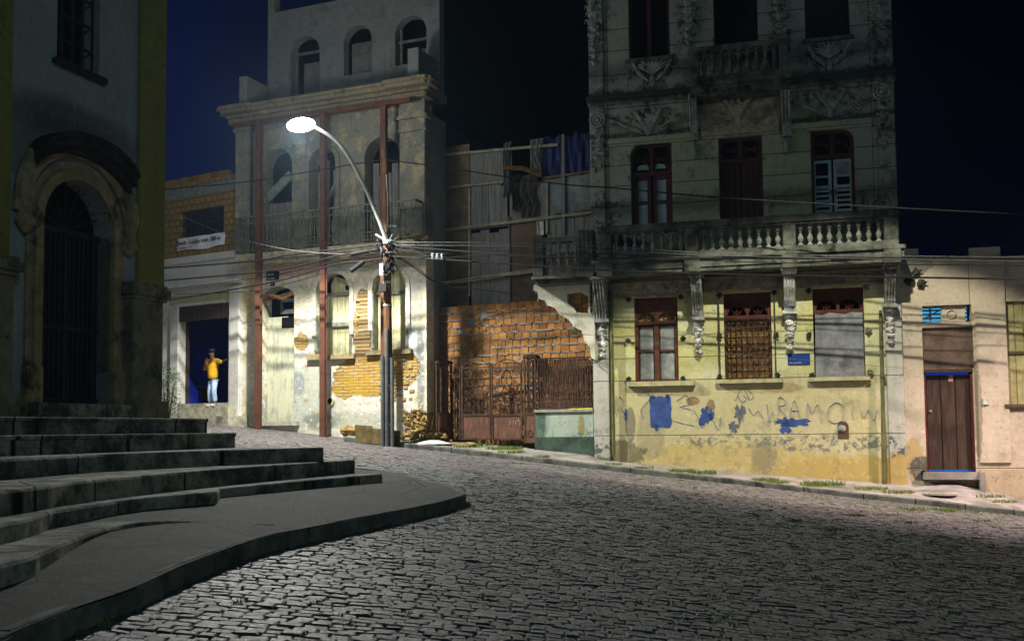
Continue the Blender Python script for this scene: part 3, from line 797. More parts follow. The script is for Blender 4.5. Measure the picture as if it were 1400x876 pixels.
mb=MB(); mm=(a+b)/2; mb.box(mm-.06,mm+.06,-.2,-.11,c,ztr-.05); mb.box(a+.085,b-.085,-.2,-.12,c,c+.05); mb.box(a+.085,b-.085,-.19,-.13,z(897,479)-.02,z(897,479)+.02)
mb.build('casement',M['redwood2'],w0,F=F)
for (p,q) in((a+.1,mm-.07),(mm+.07,b-.1)):
    mb=MB(); mb.cham(p,q,-.25,-.175,c+.06,ztr-.08,.03); mb.build('pane',M['pane'],w0,F=F)
mb=MB(); mb.box(a,b,-.33,-.27,ztr,e); mb.build('back_panel',plain('lit_ochre_board',(.30,.27,.08),.8),w0,F=F)
a,b,c,e=W[1]; ztr=z(1022,433); w1=window_frame(a,b,c,e,M['redwood'],ztr)
mb=MB(); mb.box(a,b,-.33,-.30,ztr,e); mb.build('window_void',M['black'],w1,F=F)
mb=MB(); rd=random.Random(2); zz=c; 
while zz<ztr-.05:
    x=a+.02
    while x<b-.03:
        w=min(.125,b-x-.01); mb.cham(x+.006,x+w-.006,-.25,-.17+rd.uniform(-.008,.008),zz+.008,min(zz+.205,ztr-.05)-.008,.01,rd.random()); x+=w
    zz+=.21
t=NT('hollow_brick'); M['brick']=t.done(t.mix(t.math('MULTIPLY',t.ramp(t.noise(3,8,.72),.45,.62),.75),t.mix(t.tint(),(.24,.09,.025),(.44,.21,.055)),(.10,.06,.028)),.95,t.noise(30,5),.6,.01)
t=NT('hollow_brick_dark'); M['brick2']=t.done(t.mix(t.tint(),(.16,.085,.025),(.30,.17,.05)),.95,t.noise(30,5),.6,.01)
mb.build('brick_infill',M['brick2'],w1,F=F)
mb=MB(); mb.box(a+.01,b-.01,-.26,-.21,c,ztr-.05); mb.build('mortar',M['cement'],w1,F=F)
mb=MB()
for k in range(9): x=a+.04+(b-a-.08)*k/8; rod(mb,x,c+.02,ztr-.03,-.08)
for k in range(9):
    zz=c+.12+(ztr-c-.2)*k/8; mb.box(a+.02,b-.02,-.095,-.075,zz-.01,zz+.01)
    for j in range(8):
        x=a+.04+(b-a-.08)*(j+.5)/8
        if (j+k)%2: mb.tube([(x+.035*math.cos(q),-.085,zz+.05*math.sin(q)) for q in [2*PI*i/6 for i in range(7)]],.006,3)
mb.build('grille',M['rust'],w1,F=F)
a,b,c,e=W[2]; ztr=z(1146,425); w2=window_frame(a,b,ztr-.06,e,M['redwood'],ztr)
mb=MB(); mb.box(a,b,-.33,-.30,ztr,e); mb.build('window_void',M['black'],w2,F=F)
mb=MB(); sl=[(a+.03,c),(b-.02,c),(b-.03,ztr-.04)]+[(b-.1-(b-a-.15)*k/6,ztr-.05+.03*math.sin(k*2.1)) for k in range(7)]
mb.prism_d(sl,-.22,-.085); mb.build('cement_infill',M['cement'],w2,F=F)
# sills
for (x0,x1,y0,y1) in((858,950,521,530),(980,1071,518,526),(1104,1190,515,523)):
    s=R4(x0,x1,y0,y1,.1); mb=MB(); mb.cham(s[0],s[1],-.05,.14,s[2]+.05,s[3],.03); mb.cham(s[0]+.04,s[1]-.04,-.0,.09,s[2],s[2]+.05,.02); mb.build('sill',plain('sill_stone',(.42,.38,.22),.9,.3,5),th_,F=F)
# anchors and guard rods
for (x,y) in((860,409),(931,406),(859,466),(934,463),(860,518),(934,517),(984,404),(984,459),(984,515),(1058,400),(1061,458),(1063,513),(1106,398),(1184,393),(1106,458),(1187,452),(1189,508),(1110,513)):
    mb=MB(); rd=random.Random(x*y); cu,cz=u(x,y),z(x,y)
    for k in range(7):
        A_=k*2*PI/7+rd.random()*.4; r=.075*rd.uniform(.7,1.25); mb.tube([(cu,.03,cz),(cu+r*.6*math.cos(A_),.09,cz+r*.6*math.sin(A_)),(cu+r*math.cos(A_),.06,cz+r*math.sin(A_))],[.035,.03,.012],5)
    mb.blob((cu,.05,cz),.05,.05,.05,seed=int(x),n=6,m=4); mb.build('anchor_bolt',M['bracket'] if x<1180 else M['anchor_l'],th_,F=F)
mb=MB(); rod(mb,u(984,460),z(984,515),z(984,404),.11); mb.build('guard_rod',M['ironbar'],th_,F=F)
mb=MB(); rod(mb,u(1060,460),z(1062,513),z(1058,400),.11); mb.build('guard_rod',M['ironbar'],th_,F=F)
# frieze bands beneath balcony
for (x0,x1,yt,yb) in((833,943,385,407),(962,1069,377,398),(1090,1207,369,391)):
    s=R4(x0,x1,yt,yb); mb=MB(); mb.box(s[0],s[1],-.0,.05,s[2],s[3]); mb.cham(s[0],s[1],.05,.09,s[2],s[2]+.05); mb.cham(s[0],s[1],.05,.09,s[3]-.05,s[3])
    n=9
    for k in range(n):
        cu=s[0]+(s[1]-s[0])*(k+.5)/n; cz=(s[2]+s[3])/2+.0
        mb.tube(spiral((cu,cz),.085,1.2,k*PI,1 if k%2 else -1,10,d=.055),.016,4)
        mb.tube([(cu-.1,.055,cz+.04*(-1)**k),(cu,.06,cz-.06*(-1)**k),(cu+.11,.055,cz+.03*(-1)**k)],.014,4)
    mb.build('frieze',M['frieze'],th_,F=F)
# drainpipes
mb=MB(); x0=u(838,500); mb.tube([(x0,.11,z(838,398)),(x0,.11,z(838,622))],.045,8); mb.build('drainpipe',M['lowpipe'],th_,F=F,smooth=True)
mb=MB(); mb.tube([(u(1203,420),.12,z(1203,425)),(u(1206,560),.12,z(1206,560)),(u(1207,590),.12,z(1207,595)),(u(1208,655),.12,z(1208,661))],[.04,.04,.055,.05],8); mb.box(u(1206,512)-.06,u(1206,512)+.06,.05,.17,z(1206,516),z(1206,512)); mb.build('drainpipe',M['lowpipe'],th_,F=F,smooth=True)
# base vent niche
cu,cz=u(1152,583),z(1152,588); mb=MB(); mb.prism_d(arch_poly(cu-.12,cu+.14,cz-.2,cz+.22,8),.0,.012); nv=mb.build('meter_niche',plain('niche_dark',(.10,.06,.035),.9),th_,F=F)
mb=MB(); mb.blob((cu-.02,.02,cz+.04),.1,.05,.09,seed=3); mb.build('niche_cover',M['pane'],nv,F=F)
# paint daubs and graffiti
def daub(px,py,rx,rz,mat,seed,k=.35,n=26,box=False,d=.006,sq=None):
    rd=random.Random(seed); cu,cz=u(px,py),z(px,py); pl=[]
    for i in range(n):
        a=2*PI*i/n; r=1+rd.uniform(-k,k)
        c_,s_=math.cos(a),math.sin(a)
        if box: m_=max(abs(c_),abs(s_)); c_/=m_; s_/=m_
        pl.append((cu+rx*r*c_,cz+rz*r*s_))
    mb=MB(); mb.prism_d(pl,0.,d); return mb.build('paint_patch',mat,th_,F=F)
o=daub(903,563,.27,.40,M['bluepaint'],1,.05,44,True); o['label']='square patch of solid blue paint'
daub(898,584,.05,.10,M['bluepaint'],31,.3); daub(913,544,.05,.10,M['bluepaint'],32,.3); daub(892,543,.06,.05,M['bluepaint'],33,.5); daub(964,570,.13,.24,M['bluepaint'],2,.45); daub(972,566,.1,.12,M['bluepaint'],9,.5)
daub(1086,577,.42,.10,M['bluepaint'],3,.35); daub(1074,582,.13,.18,M['bluepaint'],4,.4)
gs=plain('grey_blue_smudge',(.13,.14,.17),.9,.4,9)
daub(1011,566,.13,.19,gs,5,.5); daub(1003,583,.11,.13,gs,6,.5)
daub(856,566,.05,.16,M['bluepaint'],7,.4)
scr=plain('faded_blue_spray',(.10,.15,.42),.9,.3,12)
scr2=plain('pale_lilac_spray',(.27,.28,.46),.95,.3,12)
def scribble(strokes,mat,r=.012,name='graffiti'):
    mb=MB()
    for st in strokes:
        pts=[(u(x,y),.004,z(x,y)) for x,y in st]; mb.tube(spline(pts,4) if len(pts)>2 else pts,r,4,flat=.35)
    return mb.build(name,mat,th_,F=F)
scribble([[(846,542),(852,548),(850,560),(858,566)],[(872,540),(884,536),(888,545),(876,560),(880,572)],[(848,555),(845,562)],
 [(925,548),(938,540),(942,552),(930,556),(945,560)],[(948,560),(955,572),(960,585),(968,570)],[(975,575),(982,588),(985,570)],
 [(1005,548),(1011,535),(1018,532),(1024,546),(1030,541),(1020,530)],[(1008,540),(1014,550),(1020,545),(1016,540)],
 [(1024,558),(1030,568),(1036,562),(1044,572)],[(1048,552),(1052,578),(1056,562),(1060,580),(1064,570)],[(920,575),(935,579),(950,582)]],scr,.011)
# big faded letters  R A M O I N
L=[[(1064,568),(1064,544),(1072,546),(1073,553),(1065,556),(1074,568)],[(1080,570),(1086,547),(1094,571)],[(1083,561),(1092,561)],
 [(1103,576),(1104,552),(1111,565),(1118,552),(1124,578)],[(1134,556),(1131,570),(1140,578),(1152,573),(1153,556),(1143,550),(1134,556)],
 [(1166,555),(1167,574)],[(1177,562),(1182,571),(1187,560),(1194,575),(1199,560)]]
scribble(L,scr2,.021)
# ---- balcony of the first floor
dB=.80
zr1=z(1010,299,dB); zr0=z(1010,308,dB); zb1=z(1010,340,dB); zs0=z(1010,368,dB); zs1=z(1010,350,dB)
BL,BR=u(818,330,dB),u(1229,330,dB)
def baluster(mb,cu,d,z0,z1,r=.062,t=0):
    H=z1-z0
    mb.box(cu-r,cu+r,d-r,d+r,z0,z0+H*.08,t); mb.box(cu-r,cu+r,d-r,d+r,z1-H*.08,z1,t)
    mb.lathe((cu,d),[(r*.8,z0+H*.08),(r*.6,z0+H*.14),(r*1.15,z0+H*.3),(r*1.1,z0+H*.4),(r*.6,z0+H*.52),(r*.48,z0+H*.6),(r*.75,z0+H*.64),(r*.5,z0+H*.68),(r*1.0,z0+H*.8),(r*.7,z0+H*.9),(r*.8,z0+H*.92)],10,t)
bal=MB(); bal.box(BL-.1,BR+.1,-.02,dB+.06,zs0+.10,zs1-.03); bal.cham(BL-.05,BR+.05,.0,dB+.02,zs0,zs0+.10,.05); bal.cham(BL-.16,BR+.14,-.02,dB+.13,zs1-.03,zs1+.06,.04)
bo=bal.build('balcony_slab',M['bal'],th_,F=F)
mb=MB(); mb.cham(BL,BR,dB-.2,dB+.04,zs1+.06,zb1,.03); mb.box(BL,BL+.2,.0,dB-.2,zs1+.06,zb1); mb.box(BR-.2,BR,.0,dB-.2,zs1+.06,zb1); mb.build('balustrade_base',M['bal'],bo,F=F)
mb=MB(); mb.cham(BL-.04,BR+.04,dB-.24,dB+.1,zr0,zr1,.04); mb.cham(BL-.01,BR+.01,dB-.2,dB+.05,zr0-.06,zr0,.02); mb.box(BL-.04,BL+.24,0,dB-.24,zr0,zr1); mb.box(BR-.24,BR+.04,0,dB-.24,zr0,zr1); mb.build('handrail',M['bal'],bo,F=F)
piers=[(818,836),(937,955),(1070,1088),(1209,1229)]
for x0,x1 in piers:
    a_,b_=u(x0,330,dB),u(x1,330,dB); mb=MB(); mb.cham(a_,b_,dB-.22,dB+.07,zs1-.2,zr0-.02,.02)
    for k in range(4): x=a_+(b_-a_)*(k+.5)/4; mb.box(x-.018,x+.018,dB+.07,dB+.09,zb1+.03,zr0-.06)
    mb.box(a_-.03,b_+.03,dB-.24,dB+.12,zs0-.03,zs1+.02); mb.build('pier',M['bal'],bo,F=F)
for (x0,x1,n) in((836,937,8),(955,1070,9),(1088,1209,9)):
    a_,b_=u(x0,330,dB),u(x1,330,dB)
    for k in range(n):
        mb=MB(); baluster(mb,a_+(b_-a_)*(k+.5)/n,dB-.08,zb1,zr0-.06); mb.build('baluster',M['balu'],bo,F=F,smooth=True)
for k in range(2):
    for X in(BL+.1,BR-.1):
        mb=MB(); baluster(mb,X,.2+.28*k,zb1,zr0-.06); mb.build('baluster',M['balu'],bo,F=F,smooth=True)
# ---- corbels
def corbel(px0,px1,yt,ym,yb,mat,mat2):
    a_,b_=u(px0,ym,.3),u(px1,ym,.3); top=zs0+.0; mid=z((px0+px1)/2,ym,.15); bot=z((px0+px1)/2,yb,.1)
    H=top-mid; pr=[(0,top),(.72,top),(.74,top-.10),(.66,top-.16),(.62,top-.28),(.52,top-H*.45),(.36,top-H*.65),(.27,top-H*.8),(.26,mid+.05),(.20,mid),(0,mid)]
    mb=MB(); mb.prism_u(pr,a_+.02,b_-.02)
    w=(b_-a_)
    for k in range(4):
        x=a_+.02+(w-.04)*(k+.5)/4
        mb.tube([(x,pr[i][0]+.01,pr[i][1]) for i in range(2,9)],w*.09,5)
    mb.box(a_-.02,b_+.02,0,.30,mid-.02,mid+.06); mb.box(a_-.03,b_+.03,0,.78,top-.07,top-.003)
    co_=mb.build('corbel',mat,th_,F=F)
    mb=MB(); rd=random.Random(px0); n=6
    for k in range(n):
        f=k/(n-1); zz=mid-.09-(mid-bot-.14)*f; r=(.12-.05*f)*(1 if k%2 else .75)
        cu=(a_+b_)/2+rd.uniform(-.02,.02)
        mb.blob((cu,.10,zz),r,.1,r*1.1,seed=px0+k,k=.7,n=7,m=5)
        for sg in(-1,1): mb.tube([(cu,.09,zz+.03),(cu+sg*r*1.1,.12,zz+.02),(cu+sg*r*1.2,.08,zz-.07)],[.03,.03,.008],4)
    mb.build('garland',mat2,co_,F=F)
corbel(813,831,381,440,488,M['corbel_d'],M['corbel'])
corbel(945,962,377,437,484,M['corbel_d'],M['corbel'])
corbel(1071,1089,370,428,478,M['corbel'],M['corbel'])
corbel(1209,1227,364,420,470,M['corbel_d'],M['corbel'])
# ---- first floor doors
def leafdoor(D,kind,ztr,rmat):
    a,b,c,e=D; d=-.12; c=zs1+.1
    w_=MB(); f=.08; R_=.28
    def arcframe(sgn):
        # rounded outer corner filled by frame
        cx_=(a+R_) if sgn<0 else (b-R_)
        pts=[(cx_+sgn*R_*math.cos(PI/2*k/6),e-R_+R_*math.sin(PI/2*k/6)) for k in range(7)]
        inn=[(cx_+sgn*(R_-f)*math.cos(PI/2*k/6),e-R_+(R_-f)*math.sin(PI/2*k/6)) for k in range(7)]
        for k in range(6): w_.prism_d([pts[k],pts[k+1],inn[k+1],inn[k]],d-.08,d)
    tl=kind=='tl'; tr=kind=='tr'
    w_.box(a,a+f,d-.08,d,c,e-(R_ if tl else 0)); w_.box(b-f,b,d-.08,d,c,e-(R_ if tr else 0))
    w_.box(a+(R_ if tl else f),b-(R_ if tr else f),d-.08,d,e-f,e)
    if tl: arcframe(-1)
    if tr: arcframe(1)
    w_.box(a+f,b-f,d-.08,d+.01,ztr-.05,ztr+.05); mm=(a+b)/2; w_.box(mm-.04,mm+.04,d-.07,d,ztr,e-f)
    for (p,q) in((a+f,mm-.04),(mm+.04,b-f)):
        cc=(p+q)/2; r=(q-p)/2; hz=e-f-ztr-.05
        for sg in(1,-1):
            zz=ztr+.05+(0 if sg>0 else hz)
            w_.tube([(cc+r*.95*math.cos(PI*k/8),d-.04,zz+sg*hz*.48*math.sin(PI*k/8)) for k in range(9)],.022,4)
        w_.tube([(p,d-.04,ztr+.05+hz/2),(q,d-.04,ztr+.05+hz/2)],.02,4)
    wo=w_.build('balcony_door',rmat,th_,F=F)
    mb=MB(); mb.box(a,b,-.34,-.32,c,e); mb.build('door_void',M['black'],wo,F=F)
    return wo,a,b,c,e,mm
wo,a,b,c,e,mm=leafdoor(D1,'tl',z(891,236),M['redwood'])
for (p,q) in((a+.08,mm-.03),(mm+.03,b-.08)):
    mb=MB(); mb.box(p,p+.09,-.2,-.13,c,z(891,239)); mb.box(q-.09,q,-.2,-.13,c,z(891,239)); mb.box(p,q,-.2,-.13,z(891,277),z(891,273)); mb.box(p,q,-.2,-.13,z(891,244),z(891,239)); mb.build('door_leaf',M['redwood'],wo,F=F)
    mb=MB(); mb.box(p+.09,q-.09,-.24,-.2,c,z(891,244)); mb.build('pane',M['whitepane'],wo,F=F)
mb=MB()
for (p,q) in((a+.2,mm-.06),(mm+.06,b-.2)): mb.prism_d(arch_poly(p-.05,q+.02,z(891,229),z(891,222),6,.08),-.26,-.2)
mb.build('pane',M['whitepane'],wo,F=F)
wo,a,b,c,e,mm=leafdoor(D2,'',z(1012,218),M['redwood'])
for (p,q) in((a+.08,mm-.01),(mm+.01,b-.08)):
    mb=MB(); 
    for k in range(3): x=p+(q-p)*k/3; mb.cham(x+.005,x+(q-p)/3-.005,-.24,-.16,c,z(1012,220),.01)
    mb.build('door_leaf',plain('door_planks_maroon',(.05,.018,.013),.7,.4,4,stretch=(6,6,.5)),wo,F=F)
wo,a,b,c,e,mm=leafdoor(D3,'tr',z(1139,212),M['redwood'])
for i,(p,q) in enumerate(((a+.03,mm-.03),(mm+.02,b-.04))):
    mb=MB(); zt_=z(1139,216); f=.075; d0=-.17
    mb.box(p,p+f,d0-.04,d0,c,zt_); mb.box(q-f,q,d0-.04,d0,c,zt_); mb.box(p+f,q-f,d0-.04,d0,zt_-f,zt_); mb.box(p+f,q-f,d0-.04,d0,z(1139,240),z(1139,237)); mb.box(p+f,q-f,d0-.04,d0,z(1139,255),z(1139,251))
    lf=mb.build('door_leaf',M['whitepane'],wo,F=F)
    mb=MB(); nS=13
    for k in range(nS):
        zz=c+(z(1139,255)-c)*(k+.5)/nS; mb.add([(p+f,d0-.035,zz+.03),(q-f,d0-.035,zz+.03),(q-f,d0-.005,zz-.03),(p+f,d0-.005,zz-.03),(p+f,d0-.03,zz+.04),(q-f,d0-.03,zz+.04),(q-f,d0,zz-.02),(p+f,d0,zz-.02)],[(0,1,2,3),(4,7,6,5),(0,4,5,1),(3,2,6,7)])
    mb.build('louvre',M['whitepane'],lf,F=F)
    mb=MB(); 
    if i==0: mb.box(p+f,q-f,d0-.03,d0-.025,z(1139,237),zt_-f)
    else: mb.box(p+f,q-f,d0-.03,d0-.01,z(1139,237),zt_-f)
    mb.build('pane',M['black'] if i==0 else M['pane'],lf,F=F)
    mb=MB(); mb.tube([((q-.03 if i==0 else p+.04),d0+.03,z(1139,258)),((q-.03 if i==0 else p+.04),d0+.05,z(1139,264))],.018,5); mb.build('handle',M['bracket'],lf,F=F)
# ---- cornices / relief
mb=MB(); 
mb.cham(HL-.06,HR+.06,0,.26,zcor-.04,zcor+.09,.04); mb.cham(HL-.03,HR+.03,0,.17,zcor-.14,zcor-.04,.03); mb.box(HL,HR,0,.10,zcor-.22,zcor-.14); mb.build('cornice',M['th_up'],th_,F=F)
zl1=z(1010,178)
for (x0,x1) in((832,946),(958,1066),(1078,1195)):
    mid=(x0+x1)//2; a_,b_=u(x0,178),u(x1,178); yy={0:185}.get(0)
    mb=MB(); zz=zl1-.0; mb.cham(a_,b_,0,.12,zz-.12,zz,.03); mb.cham(a_,b_,0,.06,zz-.18,zz-.12,.02); mb.build('lintel_moulding',M['th_up'] if mid!=1012 else M['frieze'],th_,F=F)
def palms(px,py,mat,big=True):
    cu,cz=u(px,py),z(px,py); mb=MB()
    mb.lathe((cu,0.0),[(.03,cz-.33),(.10,cz-.25),(.15,cz-.05),(.20,cz+.1),(.14,cz+.16)],10,sq=.7)
    for sg in(-1,1):
        mb.tube([(cu+sg*.06,.05,cz-.1),(cu+sg*.22,.09,cz+.15),(cu+sg*.34,.08,cz+.32),(cu+sg*.2,.06,cz+.38)],[.05,.07,.07,.03],6)
        pts=[Vector((cu+sg*.12,.04,cz-.25)),Vector((cu+sg*.45,.05,cz-.12)),Vector((cu+sg*.8,.04,cz+.08)),Vector((cu+sg*1.1,.03,cz+.14))]
        sp_=spline(pts,5); mb.tube(sp_,.025,5)
        for i,q in enumerate(sp_[1:]):
            l=.30-.013*i
            for s2 in(-1,1): mb.tube([q,(q.x+sg*l*.5,.06,q.z+s2*l*.45),(q.x+sg*l*.95,.03,q.z+s2*l*.55)],[.022,.024,.006],4,flat=.7)
    rd=random.Random(px)
    for k in range(9): mb.blob((cu+rd.uniform(-.2,.2),.08,cz+.2+rd.uniform(-.1,.14)),.07,.06,.07,seed=k+px,k=.6,n=6,m=4)
    mb.build('palm_relief',mat,th_,F=F)
palms(887,170,M['relief']); palms(1136,143,M['relief'])
mb=MB(); s=R4(957,1066,129,178); mb.box(s[0],s[1],.0,.03,s[2]+.03,s[3]); mb.build('relief_panel',M['frieze'],th_,F=F)
palms(1009,152,M['frieze'])
def drop(px,y0,y1,mat,ros=True,w=.13):
    mb=MB(); cu=u(px,(y0+y1)/2); zt_,zb_=z(px,y0),z(px,y1); rd=random.Random(int(px))
    if ros:
        for r,t_ in((.19,.035),(.11,.03)): mb.tube([(cu+r*math.cos(2*PI*k/16),.09,zt_+r*math.sin(2*PI*k/16)) for k in range(17)],t_,6)
        mb.blob((cu,.09,zt_),.06,.06,.06,seed=2); zt_-=.35
    n=int((zt_-zb_)/.16)
    for k in range(n):
        f=k/max(1,n-1); zz=zt_-(zt_-zb_)*f; r=w*(1-.45*f)*rd.uniform(.7,1.15)
        mb.blob((cu+rd.uniform(-.03,.03),.09,zz),r,.07,r*.9,seed=k+int(px),k=.7,n=7,m=5)
        for sg in(-1,1): mb.tube([(cu,.09,zz),(cu+sg*r*1.3,.1,zz+.05),(cu+sg*r*1.5,.08,zz-.04)],[.03,.035,.008],4)
    mb.build('drop_ornament',mat,th_,F=F)
drop(818,165,228,M['relief']); drop(1206,127,198,M['relief'])
drop(812,3,88,M['relief'],False,.16); drop(941,-5,60,M['relief'],False,.16); drop(1065,-8,48,M['relief'],False,.14); drop(1203,-10,45,M['relief'],False,.14)
def shell(px,py,mat):
    mb=MB(); cu,cz=u(px,py),z(px,py)
    for k in range(9):
        a_=PI*(k/8); r=.36; mb.tube([(cu,.05,cz-.1),(cu+r*.6*math.cos(a_),.08,cz+r*.4*math.sin(a_)+.05),(cu+r*1.1*math.cos(a_),.05,cz+r*.6*math.sin(a_)+.1)],[.03,.05,.02],5)
    for sg in(-1,1): mb.tube([(cu+sg*.5,.04,cz+.25),(cu+sg*.35,.07,cz-.05),(cu+sg*.1,.06,cz-.28)],[.03,.06,.03],6)
    mb.blob((cu,.07,cz-.3),.08,.07,.16,seed=px); mb.build('shell_relief',mat,th_,F=F)
shell(892,97,M['relief']); shell(1133,75,M['relief'])
# small corbels of upper balcony
for (x0,x1,yt,ym,yb) in((944,955,136,178,215),(1068,1082,128,172,207)):
    a_,b_=u(x0,ym),u(x1,ym); top=z((x0+x1)/2,yt); mid=z((x0+x1)/2,ym); bot=z((x0+x1)/2,yb)
    mb=MB(); mb.prism_u([(0,top),(.5,top),(.46,top-.2),(.3,top-.45),(.18,mid+.05),(.14,mid),(0,mid)],a_,b_)
    for k in range(3): x=a_+(b_-a_)*(k+.5)/3; mb.tube([(x,.5,top-.05),(x,.46,top-.2),(x,.31,top-.45),(x,.2,mid+.05)],.03,5)
    mb.box(a_+.01,b_-.01,0,.16,mid-.3,mid-.003); mb.blob(((a_+b_)/2,.08,bot+.12),.09,.08,.2,seed=x0,k=.6); mb.build('corbel',M['corbel_d'],th_,F=F)
# ---- upper balcony
dU=.6; zr1=z(1010,60,dU); zr0=z(1010,67,dU); zb1=z(1010,100,dU); zs1=z(1010,112,dU); zs0=z(1010,127,dU)
a_,b_=u(944,90,dU),u(1078,90,dU)
mb=MB(); mb.box(a_-.02,b_+.02,-.02,dU,zs0,zs1-.04); mb.cham(a_-.1,b_+.1,-.02,dU+.1,zs1-.04,zs1+.05,.04); bo=mb.build('balcony_slab',M['bal'],th_,F=F)
mb=MB(); mb.cham(a_,b_,dU-.18,dU+.02,zs1+.05,zb1,.02); mb.build('balustrade_base',M['bal'],bo,F=F)
mb=MB(); mb.cham(a_-.04,b_+.04,dU-.2,dU+.07,zr0,zr1,.03); mb.box(a_-.04,a_+.16,0,dU-.2,zr0,zr1); mb.box(b_-.16,b_+.04,0,dU-.2,zr0,zr1); mb.build('handrail',M['bal'],bo,F=F)
for x in(a_,b_-.22):
    mb=MB(); mb.cham(x,x+.22,dU-.2,dU+.05,zs1+.05,zr0,.02); mb.build('pier',M['bal'],bo,F=F)
for k in range(9):
    mb=MB(); baluster(mb,a_+.22+(b_-a_-.44)*(k+.5)/9,dU-.08,zb1,zr0,.06); mb.build('baluster',M['bal'],bo,F=F,smooth=True)
# upper windows
for D,fr in((T1,True),(T2,False),(T3,False)):
    a,b,c,e=D; mb=MB(); mb.box(a,b,-.34,-.31,c,e); o=mb.build('window_void',M['black'],th_,F=F)
    if fr:
        mb=MB(); mb.box(a,a+.07,-.2,-.1,c,e); mb.box(b-.07,b,-.2,-.1,c,e); mb.box((a+b)/2-.06,(a+b)/2+.04,-.2,-.12,c,e); mb.box(a+.07,b-.07,-.2,-.1,c,c+.06); mb.build('window',M['redwood'],th_,F=F)
    mb=MB(); mb.cham(a-.08,b+.08,-.05,.1,c-.09,c,.02); mb.build('sill',M['bal'],th_,F=F) if D is not T2 else None
# blue plaque (a sign of its own)
s=R4(1077,1107.5,483,498); pf=at_frame(FR,s[0],.0,s[2]); pq=thing('wall_plaque','small blue rectangular plaque on the yellow wall between two blocked windows','plaque',F=pf)
mb=MB(); W_,H_=s[1]-s[0],s[3]-s[2]; mb.cham(0,W_,.002,.03,0,H_,.008); mb.build('plate',M['blueplate'],pq,F=pf)
mb=MB(); 
for k in range(14):
    if k%5!=4: mb.box(.03+k*.021,.03+k*.021+.014,.0305,.032,.03,.05)
mb.build('lettering',plain('faded_letter',(.45,.45,.3),.8),pq,F=pf)
# ================================================================== GAP HOUSE REMAINS: brick wall, gate, hoarding
F=FH
u=lambda x,y=450,d=0: F.u(x,y,d)
z=lambda x,y,d=0: F.z(x,y,d)
# brick wall with stepped ragged right edge, real blocks
bw=thing('brick_wall','bare orange hollow brick wall with ragged stepped right end behind the rusty gate','wall',F=F)
top=z(680,414); rd=random.Random(21); rowz=.204
mb=MB(); mo=MB()
n=0; uL=u(598,500); edge=[(770,414),(775,424),(785,436),(795,450),(802,464),(810,478),(812,500)]
def uedge(zz):
    # right end of course by height
    best=u(812,520)
    for (x,y) in edge:
        if z(x,y)<=zz+.11: best=min(best,u(x,y)); break
    return best
k=0; zz=top-rowz
while zz>-1.0:
    ue=uedge(zz); x=uL-rd.uniform(0,.2)-.1*(k%2)
    mo.box(uL-.1,ue-.02,-.2,-.016,zz-.006,zz+rowz-.012)
    while x<ue-.05:
        w=.235*rd.uniform(.93,1.07); xe=min(x+w,ue+.03)
        dj=rd.uniform(-.008,.008); s=rd.uniform(-.006,.006)
        tt=rd.random(); 
        cu,cz=(x+xe)/2,zz
        if rd.random()>.012: mb.cham(x+.008,xe-.008,-.19,.0+dj,zz+.012+s,zz+rowz-.016+s,.012,tt*.9+.1)
        x+=w
    # squeezed mortar along the course
    q=uL
    while q<ue-.1:
        l=rd.uniform(.2,.5); mo.box(q,min(q+l,ue-.02),-.05,.006+rd.uniform(0,.018),zz-.022+rd.uniform(-.008,.004),zz+.018+rd.uniform(-.004,.008)); q+=l+rd.uniform(.0,.12)
    zz-=rowz; k+=1
mb.build('brick_courses',M['brick'],bw,F=F); 
mo.build('mortar',plain('grey_mortar',(.21,.195,.17),.95,.5,6,dirt=(.10,.08,.06)),bw,F=F)
# hoarding of sheets and battens above
hoard=thing('sheet_hoarding','tall patched hoarding of ply sheets and grey boards above the orange brick wall','hoarding',F=F)
dH=-.45
H=lambda x0,x1,yt,yb: F.rect(x0,x1,yt,yb,dH)
ztop=z(700,414,dH)-.5
def sheet(x0,x1,yt,yb,mat,dd=0,name='sheet',planks=0,dz=0):
    s=H(x0,x1,yt,yb); mb=MB()
    if planks:
        rd=random.Random(x0)
        for k in range(planks):
            a=s[0]+(s[1]-s[0])*k/planks; b=s[0]+(s[1]-s[0])*(k+1)/planks
            mb.box(a+.006,b-.006,dH+dd-.02,dH+dd+rd.uniform(.0,.012),s[2],s[3]+rd.uniform(-.06,.06),rd.random())
    else: mb.box(s[0],s[1],dH+dd-.015,dH+dd,s[2],s[3])
    return mb.build(name,mat,hoard,F=F)
sheet(598,642,200,262,M['board_b'],0)
sheet(598,641,262,318,M['board_b'],.01)
sheet(598,641,318,440,plain('ply_warm',(.15,.11,.07),.9,.4,2),.02)
sheet(643,700,206,254,M['board_g'],0,planks=3)
sheet(643,694,254,312,M['board_g'],.012,planks=6,name='plank_panel')
sheet(644,696,316,440,M['board_g'],.0,planks=4,name='plank_panel')
sheet(697,742,300,440,plain('ply_dark',(.12,.09,.06),.9,.4,2),.01)
sheet(696,748,246,302,M['board_g'],-.02,planks=5,name='plank_panel')
sheet(725,742,190,240,M['board_g'],.0)
sheet(746,812,238,290,M['panel_c'],.0)
sheet(748,812,292,345,M['board_g'],.0,planks=5,name='plank_panel')
sheet(742,815,330,430,plain('ply_dark2',(.10,.09,.06),.9,.4,2),-.03)
sheet(738,744,302,325,plain('white_tag_board',(.5,.5,.52),.8),.04)
